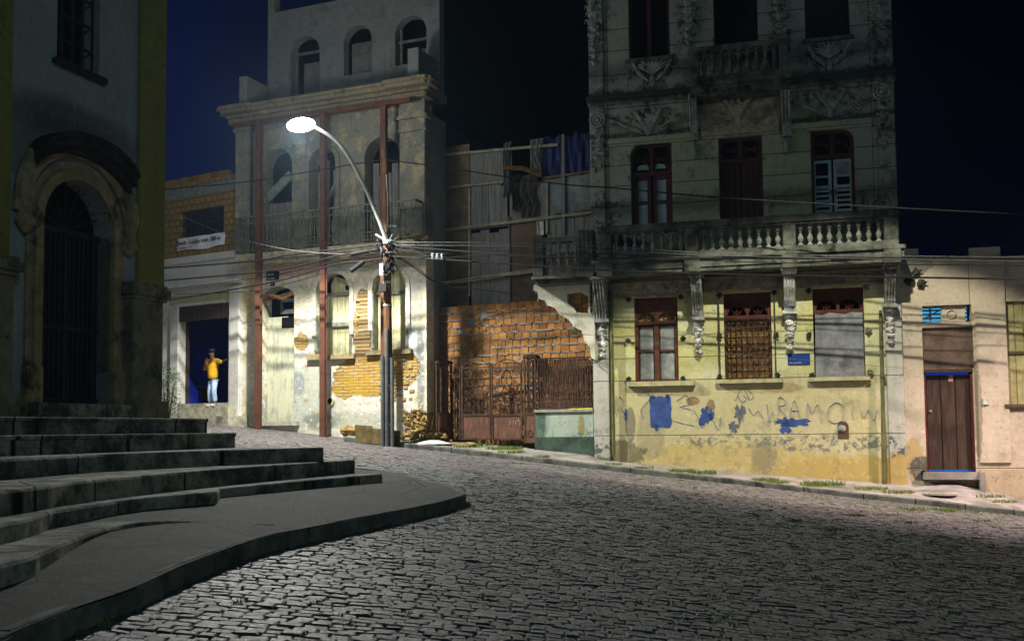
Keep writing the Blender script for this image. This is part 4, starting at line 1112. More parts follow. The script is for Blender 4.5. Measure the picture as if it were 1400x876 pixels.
# blue tarp with folds
s=H(742,812,184,242); mb=MB(); n=26; m_=10
vs=[(s[0]+(s[1]-s[0])*i/n, dH-.02+.05*math.sin(i*1.3+j*.4)+.02*math.sin(i*2.9), s[2]+(s[3]-s[2])*j/m_+ (.05*math.sin(i*.8) if j==m_ else 0)) for j in range(m_+1) for i in range(n+1)]
mb.add(vs,[(j*(n+1)+i,j*(n+1)+i+1,(j+1)*(n+1)+i+1,(j+1)*(n+1)+i) for j in range(m_) for i in range(n)]); mb.build('tarpaulin',M['tarp'],hoard,F=F,smooth=True)
def batten(x0,y0,x1,y1,w=.06,dd=.05,mat='batten'):
    a=F.p(x0,y0,dH+dd); b=F.p(x1,y1,dH+dd); mb=MB(); v=Vector((b[0]-a[0],b[1]-a[1])); n=Vector((-v.y,v.x)).normalized()*w/2
    mb.prism_d([(a[0]-n.x,a[1]-n.y),(b[0]-n.x,b[1]-n.y),(b[0]+n.x,b[1]+n.y),(a[0]+n.x,a[1]+n.y)],dH+dd-.03,dH+dd+.03); mb.build('batten',M[mat],hoard,F=F)
batten(595,213,763,198,.07,.08); batten(597,258,688,249,.06,.07); batten(596,316,812,290,.08,.09); batten(602,388,730,370,.11,.12)
batten(598,213,598,420,.07,.03,'board_g'); batten(642,256,642,405,.06,.04); batten(696,296,698,440,.04,.04,'board_g')
batten(748,248,748,320,.07,.04); batten(770,184,771,320,.09,.06,'board_g'); batten(742,244,812,234,.06,.06,'debris'); batten(735,302,736,324,.06,.04)
# hanging rags
rd=random.Random(5)
for (x0,x1,yt,yb,mat) in ((690,700,196,262,'board_g'),(702,712,240,286,'rag'),(714,738,240,292,'rag'),(728,744,192,240,'board_g')):
    s=H(x0,x1,yt,yb); mb=MB(); n=8; m_=8; 
    vs=[(s[0]+(s[1]-s[0])*(i/n)*(1-.35*(1-j/m_)*rd.uniform(.6,1))+.05*math.sin(j), dH+.10+.05*math.sin(i*1.7+j), s[2]+(s[3]-s[2])*j/m_-(0 if j else rd.uniform(0,.2))) for j in range(m_+1) for i in range(n+1)]
    mb.add(vs,[(j*(n+1)+i,j*(n+1)+i+1,(j+1)*(n+1)+i+1,(j+1)*(n+1)+i) for j in range(m_) for i in range(n)]); mb.build('rag',M[mat],hoard,F=F)
s=F.p(692,230,dH+.1); b=F.p(742,240,dH+.1); mb=MB(); mb.tube([(s[0],dH+.16,s[1]),((s[0]+b[0])/2,dH+.2,s[1]-.1),(b[0],dH+.14,b[1])],.07,6); mb.build('broken_beam',plain('brown_beam',(.14,.07,.025),.9,.4),hoard,F=F)
# dark space behind
mb=MB(); mb.box(u(598,300,dH),u(815,300,dH)+.3,dH-3.2,dH-3.0,-1,z(700,192,dH)); mb.build('back_wall',M['roof'],hoard,F=F)

# plaster remnant, left of the townhouse
F=FT
u=lambda x,y=450,d=0: FT.u(x,y,d)
z=lambda x,y,d=0: FT.z(x,y,d)
pr=thing('ruined_wall_remnant','broken cream plastered wall corner with a brick filled hole left of the yellow townhouse','wall',F=F)
pl=[(730,389),(775,386),(813,383),(813,492),(808,488),(806,474),(799,466),(795,452),(784,446),(777,436),(765,431),(759,421),(748,417),(745,411),(736,408),(735,400),(729,395)]
hole=[(775,402),(792,399),(804,405),(804,428),(788,427),(784,420),(776,414)]
P2=[F.p(x,y,.22) for x,y in pl]
mb=MB()
# outer polygon split in two around the hole
h=[F.p(x,y,.22) for x,y in hole]
A=[P2[0],P2[1],h[0],h[6],h[5],h[4]]+[P2[7],P2[8],P2[9],P2[10],P2[11],P2[12],P2[13],P2[14],P2[15],P2[16]]
B=[P2[1],P2[2],P2[3],P2[4],P2[5],P2[6],P2[7],h[4],h[3],h[2],h[1],h[0]]
rd=random.Random(3)
def rag(poly,j=.02): return poly
mb.prism_d(A,-.02,.22); mb.prism_d(B,-.02,.22)
mb.build('plaster_wall',plaster('cream_plaster_remnant',(.58,.55,.40),(.66,.64,.52),grime_amt=.35,streak=.3),pr,F=F)
mb=MB(); a0,a1=F.u(774,412,.1),F.u(806,412,.1); zb=F.z(790,430,.1)
for r in range(5):
    for c in range(3):
        w=(a1-a0)/3; mb.cham(a0+c*w+.006,a0+(c+1)*w-.006,.02,.10,zb+r*.14+.006,zb+r*.14+.134,.01,(r*7+c*3)%5/5)
mb.build('brick_infill',M['brick'],pr,F=F)
mb=MB(); rd=random.Random(8)
for i in range(1,len(pl)):
    if i<3: continue
    q=P2[i]; 
    for _ in range(3): mb.blob((q[0]+rd.uniform(-.04,.04),.12+rd.uniform(-.05,.1),q[1]+rd.uniform(-.05,.03)),.035,.04,.03,seed=i*9+_,k=.8,n=5,m=4)
mb.build('crumbling_edge',M['corbel_d'],pr,F=F)
mb=MB(); 
for k in range(7): mb.blob((F.u(808,400,.24),.25,F.z(808,388+6*k,.24)),.035,.04,.05,seed=k,k=.7,n=6,m=4)
mb.tube([(F.u(808,400,.24),.25,F.z(808,386,.24)),(F.u(808,400,.24),.25,F.z(808,428,.24))],.02,5); mb.build('iron_toothing',M['bracket'],pr,F=F)

# remnant of balcony left of the townhouse
rb=thing('broken_balcony','short mouldy stone balcony fragment with five balusters above the broken cream wall','balcony',F=FR)
F=FR; u=lambda x,y=330,d=.7: FR.u(x,y,d); z=lambda x,y,d=.7: FR.z(x,y,d)
a_,b_=u(729,340),u(812,340); d=.7
zr1,zr0=z(765,325),z(765,331); zb1=z(765,364); zs0=z(765,387)
mb=MB(); mb.box(a_+.05,b_,-.1,d-.05,zs0,zs0+.12); mb.cham(a_-.04,b_,-.1,d+.08,zs0+.12,zs0+.2,.03); mb.cham(a_,b_,d-.22,d,zs0+.2,zb1,.03); mb.build('slab',M['bal'],rb,F=FR)
mb=MB(); mb.cham(a_+.1,u(790,330),d-.2,d+.05,zr0,zr1+.01,.03); mb.build('handrail',M['bal'],rb,F=FR)
for (x0,x1,yt) in ((729,743,322),(789,812,315)):
    mb=MB(); mb.cham(u(x0),u(x1),d-.24,d+.06,zs0+.2,z((x0+x1)/2,yt),.02)
    for k in range(4): x=u(x0)+(u(x1)-u(x0))*(k+.5)/4; mb.box(x-.018,x+.018,d+.06,d+.08,zb1,z((x0+x1)/2,yt)-.08)
    mb.build('pier',M['bal'],rb,F=FR)
for k in range(4):
    mb=MB(); baluster(mb,u(752+11.5*k,345),d-.08,zb1,zr0); mb.build('baluster',M['balu'],rb,F=FR,smooth=True)

# ---- gate and fence
F=FT; u=lambda x,y=550,d=0: FT.u(x,y,d); z=lambda x,y,d=0: FT.z(x,y,d)
gt=thing('iron_gate','rusty double wrought iron gate with scrolls and solid lower panels','gate',F=F)
def scrollpanel(mb,a,b,c,e,seed=0,r=.013,dens=1):
    rd=random.Random(seed); w=b-a; h=e-c; cx_=(a+b)/2
    # central lyre
    for sg in(-1,1):
        mb.tube([(cx_+sg*w*x,.0,c+h*y) for x,y in ((0,.98),(.12,.9),(.2,.72),(.1,.55),(.28,.42),(.36,.25),(.2,.1),(.02,.18),(.12,.3))],r*1.1,4)
        for (x,y,rr,a0) in ((.36,.88,.10,0),(.33,.66,.10,1),(.16,.8,.06,2),(.38,.48,.08,2.5),(.14,.4,.08,.5),(.36,.1,.09,3),(.14,.1,.07,1.5),(.24,.22,.07,4),(.4,.3,.06,2),(.08,.62,.05,3),(.25,.93,.06,1)):
            mb.tube(spiral((cx_+sg*w*x,c+h*y),rr*min(w,h)*1.0,1.5,a0,sg,12),r*.85,4)
    for k in range(7):
        zz=c+h*(k+.5)/7
        mb.tube([(cx_-.04,0,zz),(cx_,.02,zz+.05),(cx_+.04,0,zz)],r*.8,4)
    for k in range(6):
        x=a+w*(k+.5)/6; mb.tube([(x,-.01,c),(x,-.01,c+h*rd.uniform(.25,.95))],r*.7,4)
        mb.tube(spiral((x,c+.07),.055,1.3,k,1,10),r*.8,4); mb.tube(spiral((x,c+.19),.05,1.3,k+1,-1,10),r*.8,4)
    for yy in(.36,.6,.78): mb.box(a,b,-.006,.006,c+h*yy-.008,c+h*yy+.008)
def pillar(px0,px1,yt,yb,ymid):
    a,b=u(px0),u(px1); zt_,zb_,zm=z((px0+px1)/2,yt),z((px0+px1)/2,yb),z((px0+px1)/2,ymid); w=b-a
    p=thing('gate_pillar','%s square wrought iron gate pillar with openwork sides'%('left rusty' if px0<650 else 'right rusty'),'pillar',F=at_frame(FT,(a+b)/2,0,zb_))
    K=at_frame(FT,(a+b)/2,0,zb_); hh=zt_-zb_; hm_=zm-zb_; x0,x1=-w/2,w/2; r=.02
    mb=MB()
    for (x,d_) in ((x0,0),(x1,0),(x0,-w),(x1,-w)): mb.box(x-r if x<0 else x-r,x+r,d_-r,d_+r,0,hh)
    mb.box(x0-.04,x1+.04,-w-.04,.04,hh,hh+.05); mb.box(x0-.02,x1+.02,-w-.02,.025,hh+.05,hh+.08); mb.box(x0,x1,-w,.01,hm_-.03,hm_+.03)
    mb.build('frame',M['rust'],p,F=K)
    mb=MB(); mb.box(x0+r,x1-r,-w*.5,-.0,0.02,hm_-.03); mb.box(x1-.012,x1+.004,-w,-.02,0.02,hm_-.03)
    mb.tube([(.0+.06*math.cos(q),.01,hm_*.35+.09*math.sin(q)) for q in [2*PI*i/12 for i in range(13)]],.012,4); mb.build('lower_panel',M['rustpan'],p,F=K)
    mb=MB()
    for k in range(3): x=x0+w*(k+1)/4; mb.box(x-.008,x+.008,-.01,.006,hm_,hh)
    for k in range(5): mb.tube([((w*.28)*math.cos(q),.0,hm_+(hh-hm_)*(k+.5)/5+.11*math.sin(q)) for q in [2*PI*i/12 for i in range(13)]],.012,4)
    for k in range(5): mb.tube([(x1,-w/2+(w*.3)*math.cos(q),hm_+(hh-hm_)*(k+.5)/5+.11*math.sin(q)) for q in [2*PI*i/12 for i in range(13)]],.012,4)
    mb.build('scrollwork',M['rust'],p,F=K)
M['rustpan']=plain('rusty_sheet_panel',(.155,.075,.05),.85,.45,3,dirt=(.10,.055,.035),stretch=(4,4,1))
pillar(597,611,497,600,566); pillar(717.5,732,489,606,566)
for (p0,p1) in((631,671),(672,714)):
    a,b=u(p0),u(p1); zt_=z((p0+p1)/2,499); zb_=z((p0+p1)/2,601); zm=z((p0+p1)/2,567)
    mb=MB(); r=.022
    mb.box(a,a+2*r,-.02,.025,zb_,zt_+.06); mb.box(b-2*r,b,-.02,.025,zb_,zt_+.06); mb.box(a+2*r,b-2*r,-.015,.02,zt_-.08,zt_-.05); mb.box(a+2*r,b-2*r,-.02,.02,zm-.03,zm+.03); mb.box(a+2*r,b-2*r,-.02,.02,zb_,zb_+.05)
    lf=mb.build('gate_leaf',M['rust'],gt,F=F)
    mb=MB(); mb.box(a+2*r,b-2*r,-.006,.003,zb_+.05,zm-.03); mb.build('sheet_panel',M['rustpan'],lf,F=F)
    mb=MB(); scrollpanel(mb,a+2*r,b-2*r,zm+.03,zt_-.08,p0)
    mb.tube([(a+.04,0,zt_-.06)]+[((a+b)/2+q*(b-a)*.4,0,zt_+.02+.14*(1-q*q)) for q in(-.8,-.4,0,.4,.8)]+[(b-.04,0,zt_-.06)],.013,4)
    mb.build('scrollwork',M['rust'],lf,F=F)
a,b=u(622),u(629); mb=MB(); zb_,zt_=z(625,601),z(625,502)
mb.box(a-.015,a+.015,-.02,.02,zb_,zt_); mb.box(b-.015,b+.015,-.02,.02,zb_,zt_)
for k in range(9): mb.tube([((a+b)/2+(b-a)*.35*(-1)**k*math.sin(q),0,zb_+(zt_-zb_)*(k+q/PI)/9) for q in [PI*i/6 for i in range(7)]],.014,4)
mb.build('side_strip',M['rust'],gt,F=F)
sc1=MB()
for st in ([(698,573),(698,581),(701,581)],[(702,575),(702,580),(705,580),(705,575)],[(707,580),(707,575),(710,575)],[(711,575),(711,582)],[(712,578),(714,576)]):
    sc1.tube([(u(x,y),.006,z(x,y)) for x,y in st],.010,4)
sc1.build('scratched_letters',plain('chalk_mark',(.42,.36,.33),.9),gt,F=F)
# low wall and fence
lw=thing('low_wall','low green stained rendered wall under the iron fence','wall',F=F)
a,b=u(731.5),u(812); zt_=z(772,563); zm=z(772,597)
mb=MB(); mb.cham(a,b,-.25,.04,zm,zt_,.02); mb.build('render',plaster('green_stained_render',(.40,.44,.38),(.32,.40,.34),grime=(.05,.09,.075),grime_amt=.7,streak=1.,blobs=[(u(795),z(795,583),.09,.28,(.28,.22,.08),dict(k=.5,sc_=6.)),(u(735),(zm+zt_)/2,.25,.6,(.06,.10,.08),dict(k=.7,sc_=4.,soft=.3))],gs=3.),lw,F=F)
mb=MB(); mb.cham(a-.02,b,-.28,.09,zt_,zt_+.07,.02); mb.build('coping',plain('coping_stone',(.28,.27,.22),.95,.4,4),lw,F=F)
mb=MB(); mb.box(a,b,-.25,.07,z(772,625),zm); mb.build('plinth',M['mossdark'],lw,F=F)
fe=thing('iron_fence','rusty wrought iron fence of spiralled bars on the green stained low wall','fence',F=F)
zf0=zt_+.09; zf1=z(772,488); a2=u(735)
mb=MB(); 
for zz in(zf1-.02,zf1-.17,zf0+.02,zf0+.17): mb.box(a2,b-.01,-.012,.012,zz-.012,zz+.012)
n=22
for k in range(n+1): x=a2+.02+(b-a2-.04)*k/n; mb.box(x-.011,x+.011,-.011,.011,zf0,zf1)
mb.build('bars',M['rust'],fe,F=F)
mb=MB(); n=11
for k in range(n):
    x=a2+.05+(b-a2-.1)*(k+.5)/n
    mb.tube(spiral((x,zf0+.09),.07,1.4,k,1,10),.012,4); mb.tube(spiral((x,zf1-.09),.065,1.4,k,-1,10),.012,4)
    zc_=(zf0+zf1)/2
    mb.tube([(x+.055*math.cos(q),.01,zc_+.30*math.sin(q)) for q in [2*PI*i/12 for i in range(13)]],.011,4)
    for s_ in(-1,1): mb.tube(spiral((x,zc_+s_*.42),.06,1.2,k,s_,10),.011,4)
mb.build('scrollwork',M['rust'],fe,F=F)
tag(MB().tube([(u(778),.04,z(778,559.5)),(u(811),.05,z(811,558.5))],.018,5).build('yellow_rod',plain('yellow_rod_paint',(.6,.6,.02),.6),F=F),'thin bright yellow rod lying on the coping of the low green wall','rod')

# ================================================================== RUIN (left of pole)
F=FN; u=lambda x,y=450,d=0: FN.u(x,y,d); z=lambda x,y,d=0: FN.z(x,y,d)
ru=thing('ruined_house','roofless crumbling three storey house with iron balcony and boarded arched openings','house',F=F)
UL,UR=u(326),u(583)
def N4(x0,x1,yt,yb,d=0): return FN.rect(x0,x1,yt,yb,d)
zb=z(455,341); 
A1=N4(359,402,392,576); A2=N4(433,479,373,487); A3=N4(510,556,368,480)
cream=(.62,.58,.47); white=(.72,.69,.62)
def E(px,py,rx,rz,c,**kw): return (u(px,py),z(px,py),rx,rz,c,kw)
t=NT('ruin_ground_plaster')
base=t.mix(t.ramp(t.noise(1.1,7,.7),.4,.6),(.70,.67,.58),(.62,.58,.42))
base=t.mix(t.math('MULTIPLY',t.ramp(t.noise(2.2,8,.78,w=2),.52,.6),.6),base,(.60,.45,.20))
base=t.mix(t.math('MULTIPLY',t.ramp(t.noise(1.8,7,.75,w=6),.55,.63),.5),base,(.50,.55,.58))
for (px,py,rx,rz,c,k,sc_,soft) in [
  (400,368,1.1,.2,(.62,.33,.24),.8,2.5,.2),(470,352,1.4,.22,(.60,.34,.26),.8,2.5,.2),(520,350,1.,.18,(.60,.34,.26),.7,3,.2),
  (340,395,.25,1.,(.60,.45,.16),.6,3,.3),
  (420,540,1.3,1.0,(.46,.50,.42),.4,2.5,.3),(395,530,.22,.75,(.24,.27,.26),.7,4,.3),(408,525,.22,.35,(.26,.30,.34),.6,4,.2),
  (357,560,.6,.5,(.30,.32,.28),.8,4,.3),(480,575,2.2,.25,(.42,.44,.36),.8,3,.4),
  (440,575,.6,.25,(.20,.22,.18),.9,5,.3),(565,440,.35,1.,(.55,.60,.66),.6,4,.3),
  (575,500,.12,1.6,(.16,.18,.17),.8,5,.3),(570,420,.2,.6,(.30,.27,.18),1.,5,.3),(545,345,.5,.15,(.7,.66,.6),.5,5,.2)]:
    base=t.mix(t.math('MULTIPLY',t.blobm(u(px,py),z(px,py),rx,rz,k=k,sc_=sc_,soft=soft),.85),base,c)
sv=t.mapv(7,7,.5); base=t.mix(t.math('MULTIPLY',t.ramp(t.noise(1.5,6,.7,vec=sv,w=1.),.52,.72),.4),base,(.28,.26,.20))
base=t.mix(t.math('MULTIPLY',t.ramp(t.noise(6,6,.75,w=8),.55,.68),.5),base,(.22,.21,.17))
for (sc_,w_,a_,b_,am,cc) in ((8,51,.57,.62,.6,(.30,.28,.24)),(6,52,.55,.60,.6,(.84,.82,.78)),(3.5,53,.52,.6,.55,(.44,.41,.28)),(2.5,54,.54,.6,.5,(.50,.46,.52)),(5,55,.58,.62,.65,(.38,.25,.09)),(2.,56,.57,.62,.5,(.27,.29,.27))):
    base=t.mix(t.math('MULTIPLY',t.ramp(t.noise(sc_,7,.64,w=w_),a_,b_),am),base,cc)
# exposed masonry
ex=None
for (px,py,rx,rz,k,sc_) in [(510,512,1.25,.62,.35,2.),(545,505,.65,.55,.4,3.),(497,440,.30,.95,.35,3.),(577,580,.40,.34,1.1,3.),(412,468,.22,.25,.7,4.),(470,530,.4,.3,.7,3.)]:
    m_=t.blobm(u(px,py),z(px,py),rx,rz,k=k,sc_=sc_,soft=.05,w=px*.1); ex=m_ if ex is None else t.math('MAXIMUM',ex,m_)
bt=t.n.new('ShaderNodeTexBrick'); bt.offset=.5; bt.inputs['Scale'].default_value=1; bt.inputs['Brick Width'].default_value=.34; bt.inputs['Row Height'].default_value=.085; bt.inputs['Mortar Size'].default_value=.014; bt.inputs['Mortar Smooth'].default_value=.4
cb=t.n.new('ShaderNodeCombineXYZ'); x_,y_,z_=t.xyz(); nz=t.noise(2.5,4,.6)
t.l.new(x_,cb.inputs[0]); t.l.new(t.math('ADD',z_,t.math('MULTIPLY',nz,.12)),cb.inputs[1]); t.l.new(cb.outputs[0],bt.inputs['Vector'])
bt.inputs['Color1'].default_value=(.38,.22,.06,1); bt.inputs['Color2'].default_value=(.50,.36,.17,1); bt.inputs['Mortar'].default_value=(.20,.13,.05,1)
bc=t.mix(t.ramp(t.noise(5,7,.8,w=3),.45,.62),bt.outputs['Color'],(.40,.25,.04)); bc=t.mix(t.math('MULTIPLY',t.ramp(t.noise(3,7,.8,w=5),.55,.62),.6),bc,(.62,.56,.42))
smooth_=t.blobm(u(490,528),z(490,528),.95,.33,k=.5,sc_=3.,soft=.2); bc=t.mix(t.math('MULTIPLY',smooth_,t.ramp(t.noise(4,7,.7,w=77),.42,.58)),bc,(.46,.29,.035))
rb2=t.blobm(u(575,578),z(575,578),.75,.6,k=.2,soft=.3); bc=t.mix(rb2,bc,t.mix(t.ramp(t.vor(5.),.1,.5),(.14,.09,.03),(.42,.30,.14)))
base=t.mix(ex,base,bc)
hh=t.math('SUBTRACT',t.math('ADD',t.math('MULTIPLY',t.noise(9,7,.75),.35),t.math('MULTIPLY',t.math('SUBTRACT',0.6,bt.outputs['Fac']),t.math('MULTIPLY',t.math('SUBTRACT',ex,t.math('MULTIPLY',ex,rb2)),.5))),t.math('MULTIPLY',ex,1.2))
M['ruin_low']=t.done(base,.92,hh,.9,.05)
grn=(.27,.29,.25)
M['ruin_up']=plaster('ruin_upper_plaster',(.25,.235,.19),(.19,.20,.17),grime=(.06,.07,.06),grime_amt=.55,streak=.5,gs=2.,peel=[((.40,.34,.20),2.,.5,.6,None,None)],mould=[(zb+.6,.5,.5)])
M['ruin_top']=plaster('ruin_top_plaster',(.23,.245,.23),(.27,.28,.27),grime=(.10,.11,.10),grime_amt=.5,streak=.5,gs=1.2)
zlow=-1.5
mb=MB(); wall_holes(mb,UL,UR,zlow,zb,[(A1[0],A1[1],A1[2],A1[3],'arch',.35),(*A2,'arch'),(*A3,'arch')],th=.45,n=16); mb.build('wall',M['ruin_low'],ru,F=F)
mb=MB(); mb.box(UR-.45,UR-.003,-1.3,-.452,zlow,z(585,150)); mb.build('side_wall',M['ruin_top'],ru,F=F)
M['shade_black']=plain('shade_black_party_wall',(.018,.018,.018),.95,.4,1.5)  # near-black colour paints night shade onto the receding side walls
mb=MB(); mb.box(UR-.45,UR-.004,-11,-1.302,zlow,z(585,150)); mb.build('shaded_party_wall',M['shade_black'],ru,F=F)
# first floor
zc_=z(455,158); B1=N4(361,401,204,298); B2=N4(424,460,203,320); B3=N4(500,548,188,300)
mb=MB(); wall_holes(mb,UL,UR,zb,zc_,[(B1[0],B1[1],zb+.1,B1[3],'arch'),(B2[0],B2[1],zb+.1,B2[3],'arch'),(B3[0],B3[1],zb+.1,B3[3],'arch')],th=.45,n=14); mb.build('upper_wall',M['ruin_up'],ru,F=F)
for (q,nm) in((B1,1),(B2,2),(B3,3)):
    mb=MB(); ring(mb,q[0],q[1],zb+.15,q[3],.13,-.02,.07,n=14); mb.build('arch_moulding',M['ruin_up'],ru,F=F)
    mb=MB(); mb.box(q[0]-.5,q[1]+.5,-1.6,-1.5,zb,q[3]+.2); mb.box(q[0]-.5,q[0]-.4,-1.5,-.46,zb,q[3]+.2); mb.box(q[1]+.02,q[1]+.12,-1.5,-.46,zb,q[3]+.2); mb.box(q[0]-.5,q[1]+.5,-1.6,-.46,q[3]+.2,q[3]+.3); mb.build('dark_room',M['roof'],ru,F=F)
for q in(A2,A3):
    mb=MB(); ring(mb,q[0],q[1],q[2]+.6,q[3],.13,-.02,.06,n=16); mb.build('arch_moulding',plain('white_moulding',(.66,.63,.52),.9,.3,5,dirt=(.35,.30,.2)),ru,F=F)
# pilasters with capitals
for (x0,x1) in((326,345),(550,583)):
    a,b=u(x0,240),u(x1,240); zt_=z((x0+x1)/2,182); mb=MB(); mb.cham(a-.02,b+.02,-.1,.14,zb+.02,zt_,.02); mb.cham(a-.08,b+.08,-.1,.2,zt_,zt_+.1,.03); mb.cham(a-.04,b+.04,-.1,.17,zt_+.1,zt_+.35,.03); mb.cham(a-.13,b+.13,-.1,.26,zt_+.35,zt_+.45,.04)
    mb.cham(a-.04,b+.04,-.1,.17,zt_+.45,zc_+.05,.02); mb.build('pilaster',M['ruin_up'],ru,F=F)
for (x0,x1) in((404,419),):
    a,b=u(x0,240),u(x1,240); mb=MB(); mb.cham(a,b,-.1,.10,zb+.02,z(411,200),.02); mb.cham(a-.05,b+.05,-.1,.15,z(411,200),z(411,192),.02); mb.build('pilaster',M['ruin_up'],ru,F=F)
# main cornice with broken layers
mb=MB(); zt0=zc_; L_=[(.12,.0,.14),(.20,.14,.24),(.34,.24,.33),(.50,.33,.44),(.58,.44,.52),(.42,.52,.60)]
for d_,a0,a1 in L_: mb.cham(UL-d_*.75,UR+d_*.8,-.1,d_,zt0+a0,zt0+a1,.04)
for (x0,x1) in((325,348),(548,584)): 
    a,b=u(x0,150),u(x1,150); mb.cham(a-.1,b+.14,-.1,.36,zt0+.05,zt0+.2,.04); mb.cham(a-.2,b+.24,-.1,.60,zt0+.325,zt0+.445,.04); mb.cham(a-.24,b+.3,-.1,.68,zt0+.435,zt0+.53,.04)
mb.build('cornice',plaster('cornice_flaking',(.24,.20,.14),(.17,.16,.12),grime=(.07,.06,.04),grime_amt=.7,streak=.3,gs=4.,peel=[((.45,.30,.08),5.,.55,.62,None,None)]),ru,F=F)
zR=zt0+.6
mb=MB(); mb.box(UL,UR-.01,-1.4,-.1,zR-.25,zR-.02); mb.build('terrace_floor',M['ruin_top'],ru,F=F)
# terrace walls
for (x0,x1,yt) in((326.5,337,105),(557,572,66)):
    a,b=N4(x0,x1,yt,140)[:2]; zt_=z((x0+x1)/2,yt); mb=MB(); mb.cham(a,b,-1.3,-.0,zR-.1,zt_,.02); mb.build('terrace_wall',M['ruin_top'],ru,F=F)
# top storey, set back
dT=-1.15; rT=lambda x0,x1,yt,yb: FN.rect(x0,x1,yt,yb,dT)
TL,TR=u(366,80,dT),u(601,60,dT)
C=[rT(397,437,50,128),rT(470,508,35,101),rT(540,583,22,87)]
ztt=z(470,-45,dT); 
mb=MB(); wall_holes(mb,TL,TR,zR-.3,z(455,2,dT),[(*q,'arch') for q in C],th=.3,d=dT,n=14)
mb.box(TL,u(375,10,dT),dT-.3,dT,z(455,2,dT),z(370,-30,dT)); mb.box(u(462,-10,dT),TR,dT-.3,dT,z(455,2,dT),ztt); mb.build('top_wall',M['ruin_top'],ru,F=F)
mb=MB(); mb.box(TR-.3,TR-.002,-11,dT-.302,zR-.3,ztt); mb.build('top_side_wall',M['shade_black'],ru,F=F)  # upper side wall, its shade painted in the same near-black
for i,q in enumerate(C):
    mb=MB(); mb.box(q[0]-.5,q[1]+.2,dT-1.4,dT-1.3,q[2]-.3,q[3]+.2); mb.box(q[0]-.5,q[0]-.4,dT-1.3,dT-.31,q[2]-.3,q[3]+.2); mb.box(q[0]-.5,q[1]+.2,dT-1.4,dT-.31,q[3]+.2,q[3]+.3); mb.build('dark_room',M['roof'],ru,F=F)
pale_in=plain('grey_infill_panel',(.16,.165,.15),.95,.35,2)
for i,(q,ff) in enumerate(zip(C,(.72,.68,.5))):
    mb=MB(); 
    if i==1: mb.box(q[0]+.18,q[1]-.02,dT-.25,dT-.18,q[2],q[2]+(q[3]-q[2])*ff); mb.box(q[0]+.18,q[1]-.02,dT-.18,dT-.15,q[2]+.62,q[2]+.68)
    else: mb.box(q[0]+.1,q[0]+.16,dT-.22,dT-.14,q[2],q[3]-.3); mb.box(q[0]+.05,q[1]-.05,dT-.22,dT-.16,q[2]+(q[3]-q[2])*ff,q[2]+(q[3]-q[2])*ff+.07); mb.box(q[0]+.2,q[1],dT-.5,dT-.45,q[2],q[2]+(q[3]-q[2])*(ff-.1))
    mb.build('window',pale_in if i==1 else M['board_g'],ru,F=F)
# ground floor openings: boards
a,b,c,e=A1; e2=z(380,432); mb=MB()
for k in range(3):
    x0=a+(b-a)*k/3; x1=a+(b-a)*(k+1)/3; mb.cham(x0+.006,x1-.006,-.28,-.22,c,e2-(.35 if k==2 else 0),.01,k/3)
t=NT('door_paint_peeling'); M['doorp']=t.done(t.mix(t.ramp(t.noise(2.5,8,.8,vec=t.mapv(3,3,.8)),.46,.62),(.60,.60,.42),(.34,.36,.32)),.85,t.noise(12,6),.6,.01)
dr=mb.build('door',M['doorp'],ru,F=F)
mb=MB(); mb.box(a,b,-.6,-.55,c,e); mb.build('void',M['black'],dr,F=F)
mb=MB(); mb.box(a+.52,b-.03,-.27,-.21,e2-.34,e2-.02); mb.build('dark_pane',M['black'],dr,F=F)
mb=MB(); s=N4(357,407,400,418); 
mb.tube([(u(356,403,.1),.08,z(356,403,.1)),(u(372,404,.1),.14,z(372,404,.1)),(u(388,410,.1),.16,z(388,409,.1)),(u(402,405,.1),.16,z(402,402,.1))],[.05,.07,.06,.03],6)
mb.tube([(u(358,411),.02,z(358,411)),(u(385,406),.1,z(385,406)),(u(404,398),.14,z(404,400))],[.05,.05,.04],5)
mb.build('fallen_lintel',plain('splintered_wood',(.22,.12,.045),.9,.5,7,dirt=(.05,.03,.02)),ru,F=F)
mb=MB(); mb.box(u(380,420),u(400,420),-.2,-.15,z(390,428),z(390,422)); mb.box(u(379,420),u(382,420),-.2,-.15,z(390,428),z(390,408)); mb.box(u(379,420),u(400,420),-.2,-.15,z(390,412),z(390,407)); mb.build('broken_fanlight',M['conduit'],ru,F=F)
mb=MB(); mb.box(a-.1,b+.2,-.5,.14,c-.12,c-.0); mb.build('doorstep',plain('doorstep_stone',(.45,.42,.34),.95,.35),ru,F=F)
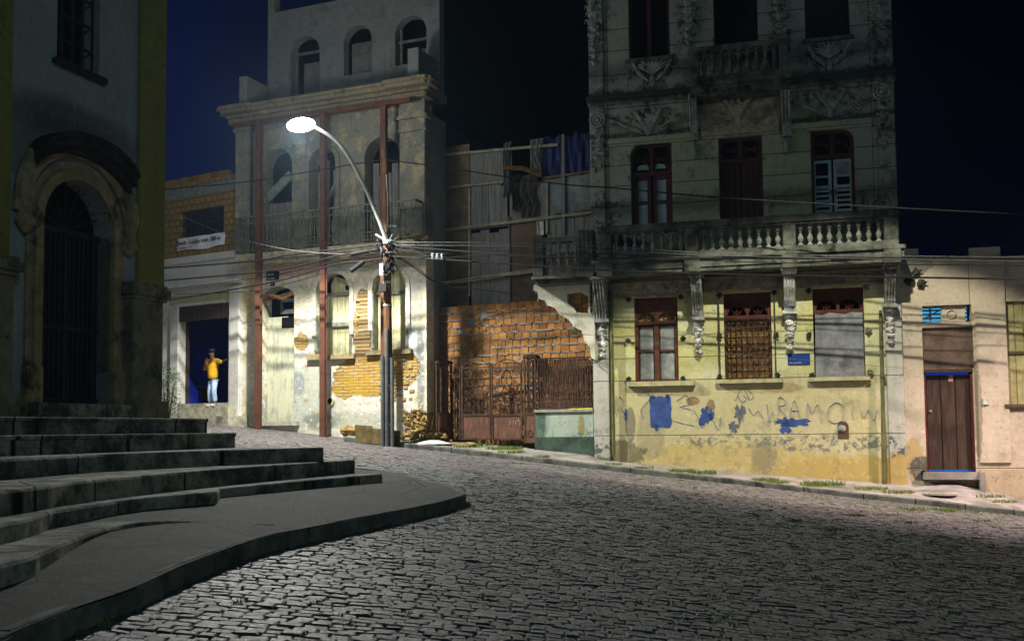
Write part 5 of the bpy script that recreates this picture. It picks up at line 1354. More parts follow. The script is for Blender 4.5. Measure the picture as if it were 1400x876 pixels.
for i,(q,zs) in enumerate(((A2,z(456,402)),(A3,z(533,400)))):
    a,b,c,e=q; mb=MB()
    for k in range(4):
        x0=a+.04+(b-a-.08)*k/4; x1=a+.04+(b-a-.08)*(k+1)/4; mb.cham(x0+.005,x1-.005,-.26,-.20,c,e-.03 if i else zs,.01,k/4)
    sh=mb.build('boarded_shutter',M['board_p'],ru,F=F)
    mb=MB(); mb.box(a,b,-.42,-.40,c,e); mb.build('void',M['black'],sh,F=F)
    if i==0:
        mb=MB(); mb.prism_d([(a+.30,zs+.04)]+[((a+b)/2+(b-a)/2*.96*math.cos(PI*k/12),e-(b-a)/2+(b-a)/2*.96*math.sin(PI*k/12)) for k in range(8)]+[(a+.30,e-.1)],-.30,-.24) if False else mb.prism_d([(a+.34,zs+.04),(b-.05,zs+.04),(b-.05,e-.5),(b-.2,e-.22),(a+.45,e-.05),(a+.34,e-.3)],-.30,-.24)
        fl=mb.build('fanlight_board',M['board_p'],sh,F=F)
        mb=MB(); mb.lathe((0,0),[(.07,0),(.07,.01)],12); 
        for v_i,v in enumerate(mb.v): mb.v[v_i]=((u(469,392))+v[0],-.235+v[2],z(469,392)+v[1])
        mb.build('round_hole',M['black'],fl,F=F)
    mb=MB(); mb.cham(a-.06,a+.03,-.2,.05,c+(.15 if i==0 else .1),c+(1.2 if i==0 else 1.7),.02); mb.cham(b-.03,b+.05,-.2,.05,c+.0,c+(1.7),.02); mb.cham(a,b,-.22,-.14,zs-.02,zs+.06,.01)
    if i==0: mb.cham(a+.03,b-.03,-.2,-.12,z(456,446),z(456,440),.01)
    mb.build('shutter_frame',plain('shutter_frame_wood',(.24,.25,.20),.85,.4,5),sh,F=F)
for (x0,x1,yt,yb) in((420,484,486,491),(500,562,479,484)):
    s=N4(x0,x1,yt,yb,.1); mb=MB(); mb.cham(s[0],s[1],-.05,.14,s[2],s[3]+.02,.02); mb.build('sill',plain('ruin_sill',(.30,.24,.13),.9,.4,5),ru,F=F)
mb=MB(); cu,cz=u(452,548),z(452,548)
mb.tube([(cu+.11*math.cos(2*PI*k/12),.03,cz+.12*math.sin(2*PI*k/12)) for k in range(13)],.035,6); vn=mb.build('clay_vent',plain('clay_vent_mat',(.55,.45,.30),.9,.3,6),ru,F=F)
mb=MB(); mb.prism_d([(cu+.09*math.cos(2*PI*k/12),cz+.10*math.sin(2*PI*k/12)) for k in range(12)],.0,.02); mb.build('vent_hole',M['black'],vn,F=F)
# raised fragments of masonry in the broken area: ledges of stone courses
mb=MB(); rd=random.Random(4)
for k in range(16):
    py=402+k*5.2; x0=488+rd.uniform(-6,3)-(4 if k<5 else 0)+max(0,(8-k))*1.2; x1=507+rd.uniform(-1,1)
    mb.cham(u(x0,py),u(x1,py),-.05,rd.uniform(.01,.06),z(497,py+4.2),z(497,py),.015,rd.random())
for k in range(11):
    py=490+k*5.4
    for j in range(6):
        if rd.random()<.45: continue
        x0=520+j*8+rd.uniform(-3,3); mb.cham(u(x0,py),u(x0+rd.uniform(4,8),py),-.05,rd.uniform(.01,.035),z(540,py+3.6),z(540,py),.012,rd.random())
t=NT('thin_brick'); M['thinb']=t.done(t.mix(t.math('MULTIPLY',t.ramp(t.noise(7,6,.8),.4,.65),.7),t.mix(t.tint(),(.33,.19,.06),(.48,.37,.21)),(.25,.21,.13)),.95,t.noise(25,5),.8,.02)
mb.build('exposed_masonry',M['thinb'],ru,F=F)
mb=MB(); rd=random.Random(14)
for k in range(150):
    px=rd.uniform(546,583); py=rd.uniform(560,597); 
    if (px-577)/34.<-.9+(py<570)*.2 or (px-546)+(597-py)*.0<(py-560)*.35-2: continue
    mb.blob((u(px,py),rd.uniform(-.02,.02),z(px,py)),rd.uniform(.025,.06),.05,rd.uniform(.02,.045),seed=k,k=.7,n=7,m=5,t=rd.random())
mb.build('exposed_rubble',M['rubble'],ru,F=F)
# iron balcony
dB=.55; zs1=z(445,338,dB); zs0=z(445,347,dB); zr=z(445,286,dB); a,b=u(322,330,dB),u(568,330,dB)
mb=MB(); mb.cham(a,b,-.02,dB+.05,zs0,zs1,.03); mb.cham(a+.03,b-.03,-.02,dB-.05,zs0-.10,zs0,.04); sl=mb.build('balcony_slab',plain('balcony_edge',(.42,.38,.26),.95,.45,5,dirt=(.12,.11,.08)),ru,F=F)
M['iron_b']=plain('grey_green_iron',(.15,.16,.12),.8,.5,8,dirt=(.05,.055,.04))
mb=MB()
mb.box(a,b,dB-.02,dB+.02,zr-.02,zr+.03); mb.box(a,b,dB-.01,dB+.01,zr-.2,zr-.17); mb.box(a,b,dB-.01,dB+.01,zs1+.08,zs1+.11); mb.box(a,b,dB-.01,dB+.01,zs1+.3,zs1+.325)
for X in(a,b): mb.box(X-.02,X+.02,0,dB,zr-.02,zr+.03); mb.box(X-.01,X+.01,0,dB,zs1+.08,zs1+.11)
n=48
for k in range(n+1):
    x=a+(b-a)*k/n; mb.box(x-.010,x+.010,dB-.01,dB+.01,zs1,zr)
for X in(a,b):
    for k in range(5): mb.box(X-.008,X+.008,.1*k+.05,.1*k+.066,zs1,zr)
mb.build('railing',M['iron_b'],sl,F=F)
mb=MB()
for k in range(24):
    x=a+(b-a)*(k+.5)/24; mb.tube(spiral((x,zs1+.2),.075,1.3,k,1,9,d=dB),.013,4); mb.tube(spiral((x,zr-.1),.06,1.3,k,-1,9,d=dB),.012,4)
    zc2=(zs1+.3+zr-.2)/2; mb.tube([(x+.05*math.cos(q),dB,zc2+.2*math.sin(q)) for q in [2*PI*i/8 for i in range(9)]],.010,4)
mb.build('railing_scrolls',M['iron_b'],sl,F=F)
# debris and boards on first floor
mb=MB(); s0=F.p(365,272,-.15); s1=F.p(398,238,-.15); v=Vector((s1[0]-s0[0],s1[1]-s0[1])).normalized(); n_=Vector((-v.y,v.x))*.13
mb.prism_d([(s0[0]-n_.x,s0[1]-n_.y),(s1[0]-n_.x,s1[1]-n_.y),(s1[0]+n_.x,s1[1]+n_.y),(s0[0]+n_.x,s0[1]+n_.y)],-.2,-.13); mb.build('fallen_board',plain('green_grey_board',(.22,.27,.23),.85,.3),ru,F=F)
s=N4(362,400,275,345); mb=MB(); mb.box(s[0],s[1],-.3,-.24,zb,s[3]); mb.build('boarded_panel',M['board_g'],ru,F=F)
mb=MB(); p0=F.p(438,330,-.1);p1=F.p(459,250,-.1); mb.tube([(p0[0],-.05,p0[1]),((p0[0]+p1[0])/2-.05,.02,(p0[1]+p1[1])/2),(p1[0],-.1,p1[1])],[.10,.14,.06],5,flat=.4); mb.build('torn_sheet',plain('grey_torn_sheet',(.34,.34,.32),.9),ru,F=F)
s=N4(503,547,215,345); mb=MB(); rd=random.Random(1)
for k in range(5):
    x0=s[0]+(s[1]-s[0])*k/5; mb.box(x0+.01,x0+(s[1]-s[0])/5-.01,-.32,-.28,zb,s[3]-rd.uniform(0,.5))
mb.build('plank_screen',M['board_g'],ru,F=F)
for xx in(428,433,440,449,455):
    mb=MB(); mb.box(u(xx,260),u(xx,260)+.1,-.3-.02*(xx%3),-.26,zb,z(xx,212+(xx*7)%25)); mb.build('hanging_plank',M['board_g'],ru,F=F)
mb=MB(); rd=random.Random(6)
for k in range(40):
    x=u(540,330,.3)+rd.uniform(-.0,1.0)*.95; mb.blob((x,rd.uniform(.1,.45),zs1+rd.uniform(.02,.28)*(1-abs(x-u(553,330,.3)))),.07,.07,.05,seed=k,k=.8,n=6,m=4,t=rd.random())
mb.build('plaster_rubble',M['thinb'],ru,F=F)

# props in front of the ruin
for (x,yt,yb,lab) in((353.5,168,585,'leftmost of the three rusty red steel props before the ruined house'),(442,158,591,'middle of the three rusty red steel props before the ruined house'),(525.5,147,600,'right rusty red steel prop standing directly behind the utility pole')):
    d=.68; zb_=z(x,yb,d); zt_=z(x,yt,d); K=at_frame(FN,u(x,450,d),d,zb_); p=thing('steel_prop',lab,'prop',F=K,group='steel props holding up the ruined house'); hh=zt_-zb_; w=.085
    mb=MB(); mb.box(-w,w,.05,.066,-.15,hh); mb.box(-w,w,-.066,-.05,-.15,hh); mb.box(-.012,.012,-.05,.05,-.15,hh); mb.build('post',M['rustpost'],p,F=K)
    mb=MB(); mb.box(-.14,.14,-.13,.13,hh,hh+.03); mb.build('head_plate',M['rustpost'],p,F=K)
d=.55; p0=F.p(323,172,d); p1=F.p(562,137,d); 
K=at_frame(FN,p0[0],d,p0[1]); hb=thing('head_beam','long rusty red beam spanning under the cornice of the ruined house','beam',F=K)
L_=p1[0]-p0[0]; dz=p1[1]-p0[1]; mb=MB(); mb.box(0,L_,-.05,.05,-.05,.07,dz=dz); mb.build('beam',M['rustpost'],hb,F=K)

# street name sign
s=N4(365,382,371.5,383); K=at_frame(FN,s[0],.0,s[2]); sg=thing('street_name_sign','small dark blue enamel street name sign reading RUA on the ruin','sign',F=K)
W_,H_=s[1]-s[0],s[3]-s[2]; mb=MB(); mb.box(0,W_,.012,.025,0,H_); mb.build('plate',M['signblue'],sg,F=K)
text_mesh('RUA',K,sg,.10*W_,.027,H_*.50,H_*.46,M['white'],sx=.95); text_mesh('DO PASSO',K,sg,.10*W_,.027,H_*.10,H_*.26,M['white'],sx=.85)
s=N4(370,376,386,391); K=at_frame(FN,s[0],.0,s[2]); sg=thing('number_plate','tiny dark house number plate under the street name sign','sign',F=K); mb=MB(); mb.box(0,s[1]-s[0],.01,.02,0,s[3]-s[2]); mb.build('plate',M['signblue'],sg,F=K)
text_mesh('1',K,sg,.04,.022,.02,.10,M['white'])

# ================================================================== WAREHOUSE with man (far left)
F=FG; u=lambda x,y=480,d=0: FG.u(x,y,d); z=lambda x,y,d=0: FG.z(x,y,d)
def G4(x0,x1,yt,yb,d=0): return FG.rect(x0,x1,yt,yb,d)
wh=thing('warehouse','pale warehouse front with open shuttered doorway and bare brick upper floor','building',F=F)
GL,GR=u(150),u(326)
zA=z(275,351); Dr=G4(245,312,418,552); z0=-1.2
pc=plaster('warehouse_plaster',(.60,.58,.52),(.66,.64,.60),grime=(.2,.2,.17),grime_amt=.3,streak=.35)
po=plaster('warehouse_ochre_band',(.42,.38,.18),(.46,.42,.22),grime_amt=.2)
mb=MB(); wall_holes(mb,GL,GR,z0,zA,[(Dr[0],Dr[1],Dr[2],Dr[3],None)],th=.4); mb.build('wall',pc,wh,F=F)
s=G4(232,313,402,414); mb=MB(); mb.box(s[0],s[1],0,.02,s[2],s[3]); mb.build('ochre_band',po,wh,F=F)
mb=MB(); mb.cham(u(313,480,.1),u(327,480,.1),-.02,.12,z0,z(320,392),.02); mb.cham(u(232,480,.1),u(243,480,.1),-.02,.10,z0,z(238,420),.02); mb.build('door_pilaster',pc,wh,F=F)
mb=MB(); mb.cham(GL,u(327,395,.15),-.0,.30,z(275,393),z(275,388),.03); mb.cham(GL,u(327,352,.1),-.02,.10,z(275,358),z(275,349),.03); mb.cham(u(240,415),u(308,415),0,.07,z(275,417),z(275,413),.01); mb.build('ledge',pc,wh,F=F)
bo=G4(246,306,285,322); zT=z(262,249)
mb=MB(); wall_holes(mb,GL,GR,zA,zT,[(*bo,None)],th=.25)
t=NT('yellowish_hollow_brick'); bt=t.n.new('ShaderNodeTexBrick'); bt.inputs['Scale'].default_value=1; bt.inputs['Brick Width'].default_value=.25; bt.inputs['Row Height'].default_value=.2; bt.inputs['Mortar Size'].default_value=.02; bt.offset=.5
cb=t.n.new('ShaderNodeCombineXYZ'); x_,y_,z_=t.xyz(); t.l.new(x_,cb.inputs[0]); t.l.new(z_,cb.inputs[1]); t.l.new(cb.outputs[0],bt.inputs['Vector'])
bt.inputs['Color1'].default_value=(.34,.19,.035,1); bt.inputs['Color2'].default_value=(.26,.16,.04,1); bt.inputs['Mortar'].default_value=(.10,.09,.06,1)
M['ybrick']=t.done(t.mix(t.math('MULTIPLY',t.ramp(t.noise(3,6,.8),.5,.65),.6),bt.outputs['Color'],(.12,.10,.05)),.95,t.math('SUBTRACT',t.noise(20,4),bt.outputs['Fac']),.6,.02)
mb.build('brick_storey',M['ybrick'],wh,F=F)
s=G4(150,326,262,274); mb=MB(); mb.box(s[0],s[1],.0,.03,s[2],s[3]+.05); mb.build('tie_beam',plain('grey_concrete_beam',(.20,.21,.19),.95,.3),wh,F=F)
mb=MB(); rd=random.Random(9); x=u(150); 
while x<u(303): mb.cham(x,x+.24,-.2,-.01,zT+.003,zT+.19+rd.uniform(-.01,.01),.01,rd.random()); x+=.255
mb.build('parapet_bricks',M['brick2'],wh,F=F)
mb=MB(); a,b,c,e=bo
for k in range(17): x=a+(b-a)*(k+.5)/17; mb.box(x-.012,x+.012,-.12,-.1,c,e)
mb.box(a,b,-.12,-.1,(c+e)/2-.015,(c+e)/2+.015); wn=mb.build('window_bars',M['ironbar'],wh,F=F)
mb=MB(); mb.box(a-1,b+1,-.8,-.75,c-.5,e+.2); mb.box(a-1,b+1,-.8,-.26,e+.2,e+.25); mb.box(a-1,a-.95,-.75,-.26,c,e+.2); mb.build('void',M['black'],wn,F=F)
# shutter box, room
s=G4(240,312,417,437,.08); mb=MB(); n=11
for k in range(n):
    x0=s[0]+(s[1]-s[0])*k/n; mb.cham(x0+.004,x0+(s[1]-s[0])/n-.004,-.05,.06,s[2],s[3],.01)
mb.build('roller_shutter',M['shutter'],wh,F=F)
a,b,c,e=Dr; mb=MB(); D_=4.5
mb.add([(a-1,-D_,c),(b+1,-D_,c),(b+1,-D_,e),(a-1,-D_,e)],[(0,1,2,3)]); mb.add([(a-1,-.41,c),(a-1,-D_,c),(a-1,-D_,e),(a-1,-.41,e)],[(0,1,2,3)]); mb.add([(b+1,-.41,c),(b+1,-D_,c),(b+1,-D_,e),(b+1,-.41,e)],[(0,1,2,3)]); mb.add([(a-1,-.41,e),(b+1,-.41,e),(b+1,-D_,e),(a-1,-D_,e)],[(0,1,2,3)])
mb.build('room',M['navy'],wh,F=F)
mb=MB(); mb.box(a-1,b+1,-D_,-.41,c-.1,c-.003); mb.build('room_floor',M['roof'],wh,F=F)
mb=MB(); mb.box(a,a+.07,-.35,-.25,c,e); mb.box(b-.22,b-.0,-.38,-.3,c,e); mb.build('door_frame',M['shutter'],wh,F=F)
for k,(yt,yb,dd) in enumerate(((551,557,.1),(557,569,.42),(569,582,.75))):
    mb=MB(); a2,b2=u(242,560,dd),u(312.5,560,dd); mb.cham(a2,b2-.0,(-.4 if k==0 else .0),dd,z(277,yb,dd)-.25,z(277,yt,dd),.02); mb.build('doorstep',plain('warehouse_step',(.42,.39,.30),.95,.4,4,dirt=(.15,.15,.12)),wh,F=F)
# things in the room
K=at_frame(FG,u(262,540,-1.8),-1.8,z(262,548,-1.8)); bn=thing('low_bench','low dark wooden bench inside the blue warehouse room','bench',F=K)
mb=MB(); mb.box(-.75,.75,-.2,.2,.42,.47); mb.build('seat',plain('bench_wood',(.25,.10,.04),.7),bn,F=K)
for sx in(-.65,.65):
    mb=MB(); mb.box(sx-.03,sx+.03,-.18,.18,0,.42); mb.build('leg',M['shutter'],bn,F=K)
mb=MB(); K2=at_frame(K,-.35,0,.473); mb.cham(-.26,.26,-.18,.18,0,.3,.05); mb.box(-.28,.28,-.2,.2,.3,.34); tag(mb.build('red_bag',plain('red_cloth',(.35,.02,.02),.7),F=K2),'red box resting on the low bench inside the warehouse','box')
# banner
s=G4(243,307,322,339.5,.06); K=at_frame(FG,s[0],.06,s[2]); bnr=thing('sale_banner','white cloth sale banner reading Vendo Galpão com 180 under the barred window','banner',F=K)
W_,H_=s[1]-s[0],s[3]-s[2]; mb=MB(); n=24
vs=[]; 
for j in range(5):
    for i in range(n+1): vs.append((W_*i/n,.02*math.sin(i*.7)+.012*math.sin(j*1.5+i*.3),H_*j/4+.025*math.sin(i*.35)*(1-j/4)))
fs=[(j*(n+1)+i,j*(n+1)+i+1,(j+1)*(n+1)+i+1,(j+1)*(n+1)+i) for j in range(4) for i in range(n)]
mb.add(vs,fs); mb.build('cloth',M['banner'],bnr,F=K,smooth=True)
text_mesh('Vendo Galpão com 180 m',K,bnr,-.03,.04,H_*.44,H_*.50,M['blackink'],sx=W_/(H_*.50*11.2),extr=.004); text_mesh('Contato: (71)',K,bnr,.08,.04,H_*.12,H_*.30,M['redink'],sx=.9,extr=.004)

# ================================================================== BEIGE HOUSE (right edge)
F=FB; u=lambda x,y=480,d=0: FB.u(x,y,d); z=lambda x,y,d=0: FB.z(x,y,d)
def B4(x0,x1,yt,yb,d=0): return FB.rect(x0,x1,yt,yb,d)
bh=thing('beige_house','low beige plastered house with brown plank door and broken parapet','house',F=F)
bL,bR=u(1234),u(1560)
do=B4(1265,1332,508,645); pn=B4(1261.5,1331,447,504); tr=B4(1261,1328,417,441); wi=B4(1374,1430,411,552)
pb=plaster('beige_plaster',(.51,.42,.32),(.57,.48,.38),grime=(.14,.12,.09),grime_amt=.35,streak=.35,
  blobs=[(u(1250,625),z(1250,625),.2,.5,(.45,.33,.12),dict(k=.8,sc_=4.,amt=.8)),(u(1336,560),z(1336,560),.1,1.1,(.22,.18,.13),dict(k=.9,sc_=5.,amt=.8)),(u(1262,650),z(1262,640),.3,.3,(.10,.09,.07),dict(k=.9,sc_=5.)),(u(1370,655),z(1370,655),1.,.3,(.46,.34,.22),dict(k=.9,sc_=5.,amt=.8)),(u(1250,350),z(1250,362),.4,.25,(.16,.15,.14),dict(k=.9,sc_=4.,amt=.7))],
  vlines=[u(1325,400)],lines=[z(1390,640)])
zP=z(1290,352)
mb=MB(); wall_holes(mb,bL,bR,-2,z(1300,354),[(*do,None),(*pn,None),(*tr,None),(*wi,None)],th=.3)
for (x0,x1,yt) in((1234,1256,340),(1256,1290,356.5),(1325,1368,338),(1368,1560,350)):
    yb_=354.0; q0,q1=u(x0,350),u(x1,350); zz0=z(1300,354); zz1=z((x0+x1)/2,yt)
    if zz1>zz0+.02: mb.box(q0,q1-.003,-.3,-.0,zz0,zz1)
mb.build('wall',pb,bh,F=F)
mb=MB(); mb.cham(u(1334),u(1377.0),-.02,.05,z(1355,632),z(1355,352),.015); mb.build('pilaster',pb,bh,F=F)
mb=MB(); mb.cham(u(1334.5),bR,-.02,.07,-2,z(1400,641),.03); mb.build('plinth',plaster('beige_plinth',(.50,.40,.28),(.42,.33,.22),grime=(.12,.10,.08),grime_amt=.7,gs=4.),bh,F=F)
mb=MB(); mb.box(bL+.02,bR,-6,-.7,-2,z(1300,360)); mb.box(bL+.0,bL+.3,-.7,-.31,-2,z(1300,360)); mb.build('back_body',M['roof'],bh,F=F)
a,b,c,e=do; mb=MB()
for k in range(3): x0=a+.05+(b-a-.1)*k/3; x1=a+.05+(b-a-.1)*(k+1)/3; mb.cham(x0+.006,x1-.006,-.20,-.13,c+.05,e-.07,.015)
t=NT('brown_plank_paint'); M['bdoor']=t.done(t.mix(t.ramp(t.noise(3,6,.75,vec=t.mapv(4,4,.6)),.4,.68),(.040,.024,.018),(.078,.044,.032)),.6,t.noise(9,6,.7,vec=t.mapv(8,8,.6)),.5,.01)
dr=mb.build('door',M['bdoor'],bh,F=F)
mb=MB(); mb.box(a,a+.05,-.22,-.05,c,e-.05); mb.box(b-.05,b,-.22,-.05,c,e-.05); mb.build('frame',plain('door_frame_maroon',(.11,.02,.018),.7),dr,F=F)
mb=MB(); mb.box(a+.06,b-.06,-.24,-.2,e-.065,e-.005); mb.build('light_gap',M['bluelit2'],dr,F=F)
mb=MB(); mb.box(a+.05,b-.05,-.14,-.11,c+.0,c+.05); mb.build('blue_strip',plain('blue_door_strip',(.02,.12,.42),.6),dr,F=F)
mb=MB(); q=u(1300,516); mb.box(u(1301,516)-.05,u(1301,516)+.05,-.128,-.125,z(1300,521),z(1300,512)); mb.build('sticker',plain('red_sticker',(.5,.25,.22),.7),dr,F=F)
mb=MB(); mb.blob((u(1273,562),-.10,z(1273,562)),.03,.03,.03,n=8); mb.build('knob',M['galv'],dr,F=F)
mb=MB(); mb.box(pn[0],pn[1],-.14,-.07,pn[2],pn[3]); mb.build('upper_panel',plain('brown_stained_panel',(.14,.095,.075),.9,.45,2,dirt=(.22,.17,.14)),bh,F=F)
mb=MB(); mb.box(a,b,-.3,.02,e+.003,pn[2]-.003); mb.build('transom_bar',M['bdoor'],bh,F=F)
a,b,c,e=tr; x1=u(1288,430)
mb=MB(); mb.box(a,b,-.62,-.60,c,e); lp=mb.build('lit_transom',M['bluelit'],bh,F=F)
mb=MB(); mb.box(x1,u(1321,430),-.2,-.1,c,e); mb.tube([(x1+.22+.1*math.cos(q_),-.08,(c+e)/2+.1*math.sin(q_)) for q_ in [2*PI*i/10 for i in range(11)]],.015,4); mb.box(x1,u(1321,430),-.1,-.085,e-.08,e-.03); mb.build('transom_block',pb,bh,F=F)
mb=MB()
for k in range(4): zz=c+(e-c)*(k+.6)/4.4; mb.box(a,b,-.4,-.37,zz-.018,zz+.018)
mb.box(a+.2,a+.24,-.35,-.33,c,e); mb.tube([(a,-.3,c+.1),(x1,-.3,e-.08)],.015,4); mb.build('transom_bars',M['cement'],bh,F=F)
a,b,c,e=wi; mb=MB()
for k in range(4): x0=a+.05+(b-a-.1)*k/4; mb.cham(x0+.004,x0+(b-a-.1)/4-.004,-.14,-.08,c,e,.01)
sh=mb.build('window_shutter',plain('pale_green_shutter',(.40,.36,.17),.85,.35,4),bh,F=F)
mb=MB(); mb.box(a,a+.05,-.2,-.02,c,e); mb.box(a+.05,b,-.16,-.04,(c+e)/2-.03,(c+e)/2+.03); mb.cham(a-.06,b,-.1,.08,c-.07,c,.02); mb.build('window_frame',plain('brown_window_frame',(.10,.07,.045),.8),sh,F=F)
mb=MB(); a,b=do[0],do[1]; mb.cham(a-.1,b+.12,-.3,.32,do[2]-.16,do[2],.03); mb.build('doorstep',M['walk'],bh,F=F)
mb=MB(); mb.box(b+.02,b+.12,.0,.45,do[2]-.5,do[2]+.02); mb.build('step_cheek',M['walk'],bh,F=F)
mb=MB(); mb.tube([(u(1262,646),.0,z(1262,646)),(u(1262,646),.12,z(1262,646))],.06,8); mb.build('waste_pipe',M['black'],bh,F=F)
mb=MB(); q=u(1347,548); mb.box(q-.06,q+.06,.05,.085,z(1347,553),z(1347,544)); mb.build('switch_plate',M['corbel'],bh,F=F)
for (x,y) in((1242,385),(1252,372),(1259,388)):
    mb=MB(); mb.blob((u(x,y),.05,z(x,y)),.09,.06,.09,seed=x,k=.9); mb.tube([(u(x,y),.06,z(x,y)),(u(x+8,y),.1,z(x,y)+.03)],.02,4); mb.build('wall_bracket',M['bracket'],bh,F=F)
K=at_frame(FB,u(1248,350,-1.5),-1.5,z(1270,356,-1.5)); bt_=thing('roof_tarpaulin','deep blue tarpaulin showing above the broken parapet of the low beige house','tarpaulin',F=K)
mb=MB(); n=16; W_=u(1300,350,-1.5)-u(1248,350,-1.5)
vs=[(W_*i/n,.08*math.sin(i*1.1)+.3*j/5,(.62-.25*abs(i/n-.35))*j/5-.2) for j in range(6) for i in range(n+1)]
mb.add(vs,[(j*(n+1)+i,j*(n+1)+i+1,(j+1)*(n+1)+i+1,(j+1)*(n+1)+i) for j in range(5) for i in range(n)]); mb.build('sheet',plain('deep_blue_tarpaulin',(.008,.02,.22),.6,.3),bt_,F=K,smooth=True)
# manhole cover on the sidewalk
x,y,zz=sw_pt(1284,.42); mh=MB(); mh.lathe((0,0),[(.36,-.03),(.36,.012),(.33,.018),(.0,.018)],24); mh.lathe((0,0),[(.26,.0185),(.26,.023),(.24,.023),(.24,.0185)],24)
o=mh.build('manhole_cover',plain('pale_cover',(.36,.33,.29),.9,.3,5),smooth=False); o.location=(x,y,zz+.012); o.rotation_euler=(0,.02,0); tag(o,'round pale manhole cover in the sidewalk before the brown door','manhole cover')
# dark tall building behind the hoarding and right-hand dark block
K=Frame(OH+Vector((.6,6,0)),aH); K.O.z=0
db=thing('dark_building','unlit tall dark building mass rising behind the patched hoarding','building',F=K)
mb=MB(); mb.box(-2.6,8.2,-6,0,-1,22); mb.build('wall',plain('unlit_wall',(.008,.008,.009),1.,.2),db,F=K)
K=Frame(FR.w(6.2,-9,0),aR); K.O.z=0
# ================================================================== POLE, LAMP, CABLES
pb_=on_ground(531,610); pb_=atY(531,609,26.6); PX,PY=pb_.x,pb_.y; PZ=G(PX,PY)+.05
po=thing('utility_pole','weathered brown utility pole carrying cables and conduits before the ruin','pole',loc=(PX,PY,PZ))
def Q(x,y,Y=None):  # world point at a depth
    return atY(x,y,PY if Y is None else Y)
def loc(q): return tuple(Vector(q)-Vector((PX,PY,PZ)))
ptop=Q(528,205).z-PZ
mb=MB(); mb.tube([(0,0,-.3),(.0,0,2.2),(-.02,0,5),(-.07,0,ptop)],[.125,.115,.10,.075],12); mb.build('shaft',M['pole'],po,smooth=True)
for i,(dx,hh) in enumerate(((-.13,2.3),(-.02,3.0),(.12,2.25))):
    mb=MB(); mb.tube([(dx,-.13,-.1),(dx,-.135,hh)],.05,8); mb.build('conduit',M['conduit'],po,smooth=True)
for hh in(.5,1.5,2.2,3.6,4.2,4.5,5.2):
    mb=MB(); mb.lathe((-.01,0),[(.128 if hh<3 else .112,hh),(.135 if hh<3 else .118,hh+.01),(.135 if hh<3 else .118,hh+.05),(.128 if hh<3 else .112,hh+.06)],12); mb.build('band',M['galv'],po)
hub=Q(531,345).z-PZ; rd=random.Random(2)
mb=MB()
for k in range(16):
    a=rd.uniform(0,6.28); zz=hub+rd.uniform(-.35,.4); mb.tube([(.1*math.cos(a),.1*math.sin(a),zz),(.22*math.cos(a),.22*math.sin(a),zz+rd.uniform(-.1,.1)),(.3*math.cos(a+.5),.3*math.sin(a+.5),zz+rd.uniform(-.2,.2))],.016,5)
mb.build('cable_hardware',plain('dull_blue_steel',(.055,.065,.08),.5,.3),po)
mb=MB()
for k in range(12):
    a=rd.uniform(0,6.28); zz=hub+rd.uniform(-.5,.4); mb.blob((.17*math.cos(a),.17*math.sin(a),zz),.05,.05,.08,seed=k,n=7,m=5)
for k in range(5):
    a=rd.uniform(3.3,6); zz=hub-.1*k; mb.tube([(.15*math.cos(a+q*.5),.22*math.sin(a+q*.5),zz-.25*math.sin(q*.8)) for q in range(5)],.018,5)
mb.build('cable_clamps',M['cable'],po)
s=Q(527,372); mb=MB(); mb.box(-.19,-.10,-.22,-.12,Q(522,378).z-PZ,Q(522,362).z-PZ); mb.build('white_tube_box',M['white'],po)
mb=MB(); mb.box(-.20,-.02,-.25,-.12,Q(524,400).z-PZ,Q(524,389).z-PZ); mb.build('small_box',M['bracket'],po)
mb=MB(); mb.box(-.02,.24,-.12,-.05,Q(531,311.5).z-PZ,Q(531,310).z-PZ+.02); mb.tube([(.02,-.1,Q(531,325).z-PZ),(.02,-.12,Q(531,270).z-PZ),(-.02,-.1,Q(531,240).z-PZ)],.014,5); mb.build('bracket_arm',M['galv'],po)
# lamp
LA=atY(415,170,25.0)
b0=Q(528,327,26.45)
sl=thing('street_lamp','lit street lamp on a long curved galvanised arm above the ruin','street lamp',loc=tuple(b0))
def L2(q): return tuple(Vector(q)-b0)
arm=[b0,Q(513,288,26.2),Q(496,250,25.85),Q(480,220,25.5),Q(465,198,25.25),Q(448,184,25.1),LA+Vector((.22,.03,-.03))]
mb=MB(); mb.tube([L2(q) for q in spline(arm,5)],[.055]*8+[.05]*12+[.045]*11,8); mb.build('arm',M['galv'],sl,smooth=True)
mb=MB(); mb.tube([L2(b0+Vector((-.28,-.05,.12))),L2(b0+Vector((-.05,0,-.02)))],.035,6); mb.box(-.08,.14,-.05,.12,-.12,-.02); mb.build('clamp',M['galv'],sl)
ax=Vector((-.22,-.52,-.83)).normalized()
hood=MB(); dirn=(LA-arm[-2]); dirn.z=0; dirn.normalize()
side=Vector((-dirn.y,dirn.x,0)); up_=-ax
def sec(t,w,h): # cross section of lamp head
    c=LA+dirn*t; out=[]
    for k in range(7):
        a=PI*k/6; out.append(L2(c+side*w*math.cos(a)+up_*(h*math.sin(a)+.02)))
    return out
S=[sec(-.28,.07,.07),sec(-.15,.13,.12),sec(.05,.17,.15),sec(.25,.15,.11),sec(.36,.07,.05)]
vs=[q for r in S for q in r]; fs=[(i*7+k,i*7+(k+1)%7,(i+1)*7+(k+1)%7,(i+1)*7+k) for i in range(4) for k in range(7)]; fs+=[tuple(range(7)),tuple(range(28,35))]
hood.add(vs,fs); hood.build('lamp_housing',M['galv'],sl,smooth=True)
mb=MB(); mb.blob((0,0,0),.34,.27,.25,k=0,n=16,m=10)
R_=Matrix((dirn,side,up_)).transposed()
mb.v=[tuple(R_@Vector(q)+Vector(L2(LA+ax*.03+dirn*.05))) for q in mb.v]; mb.build('lamp_glass',M['lampglass'],sl,smooth=True)
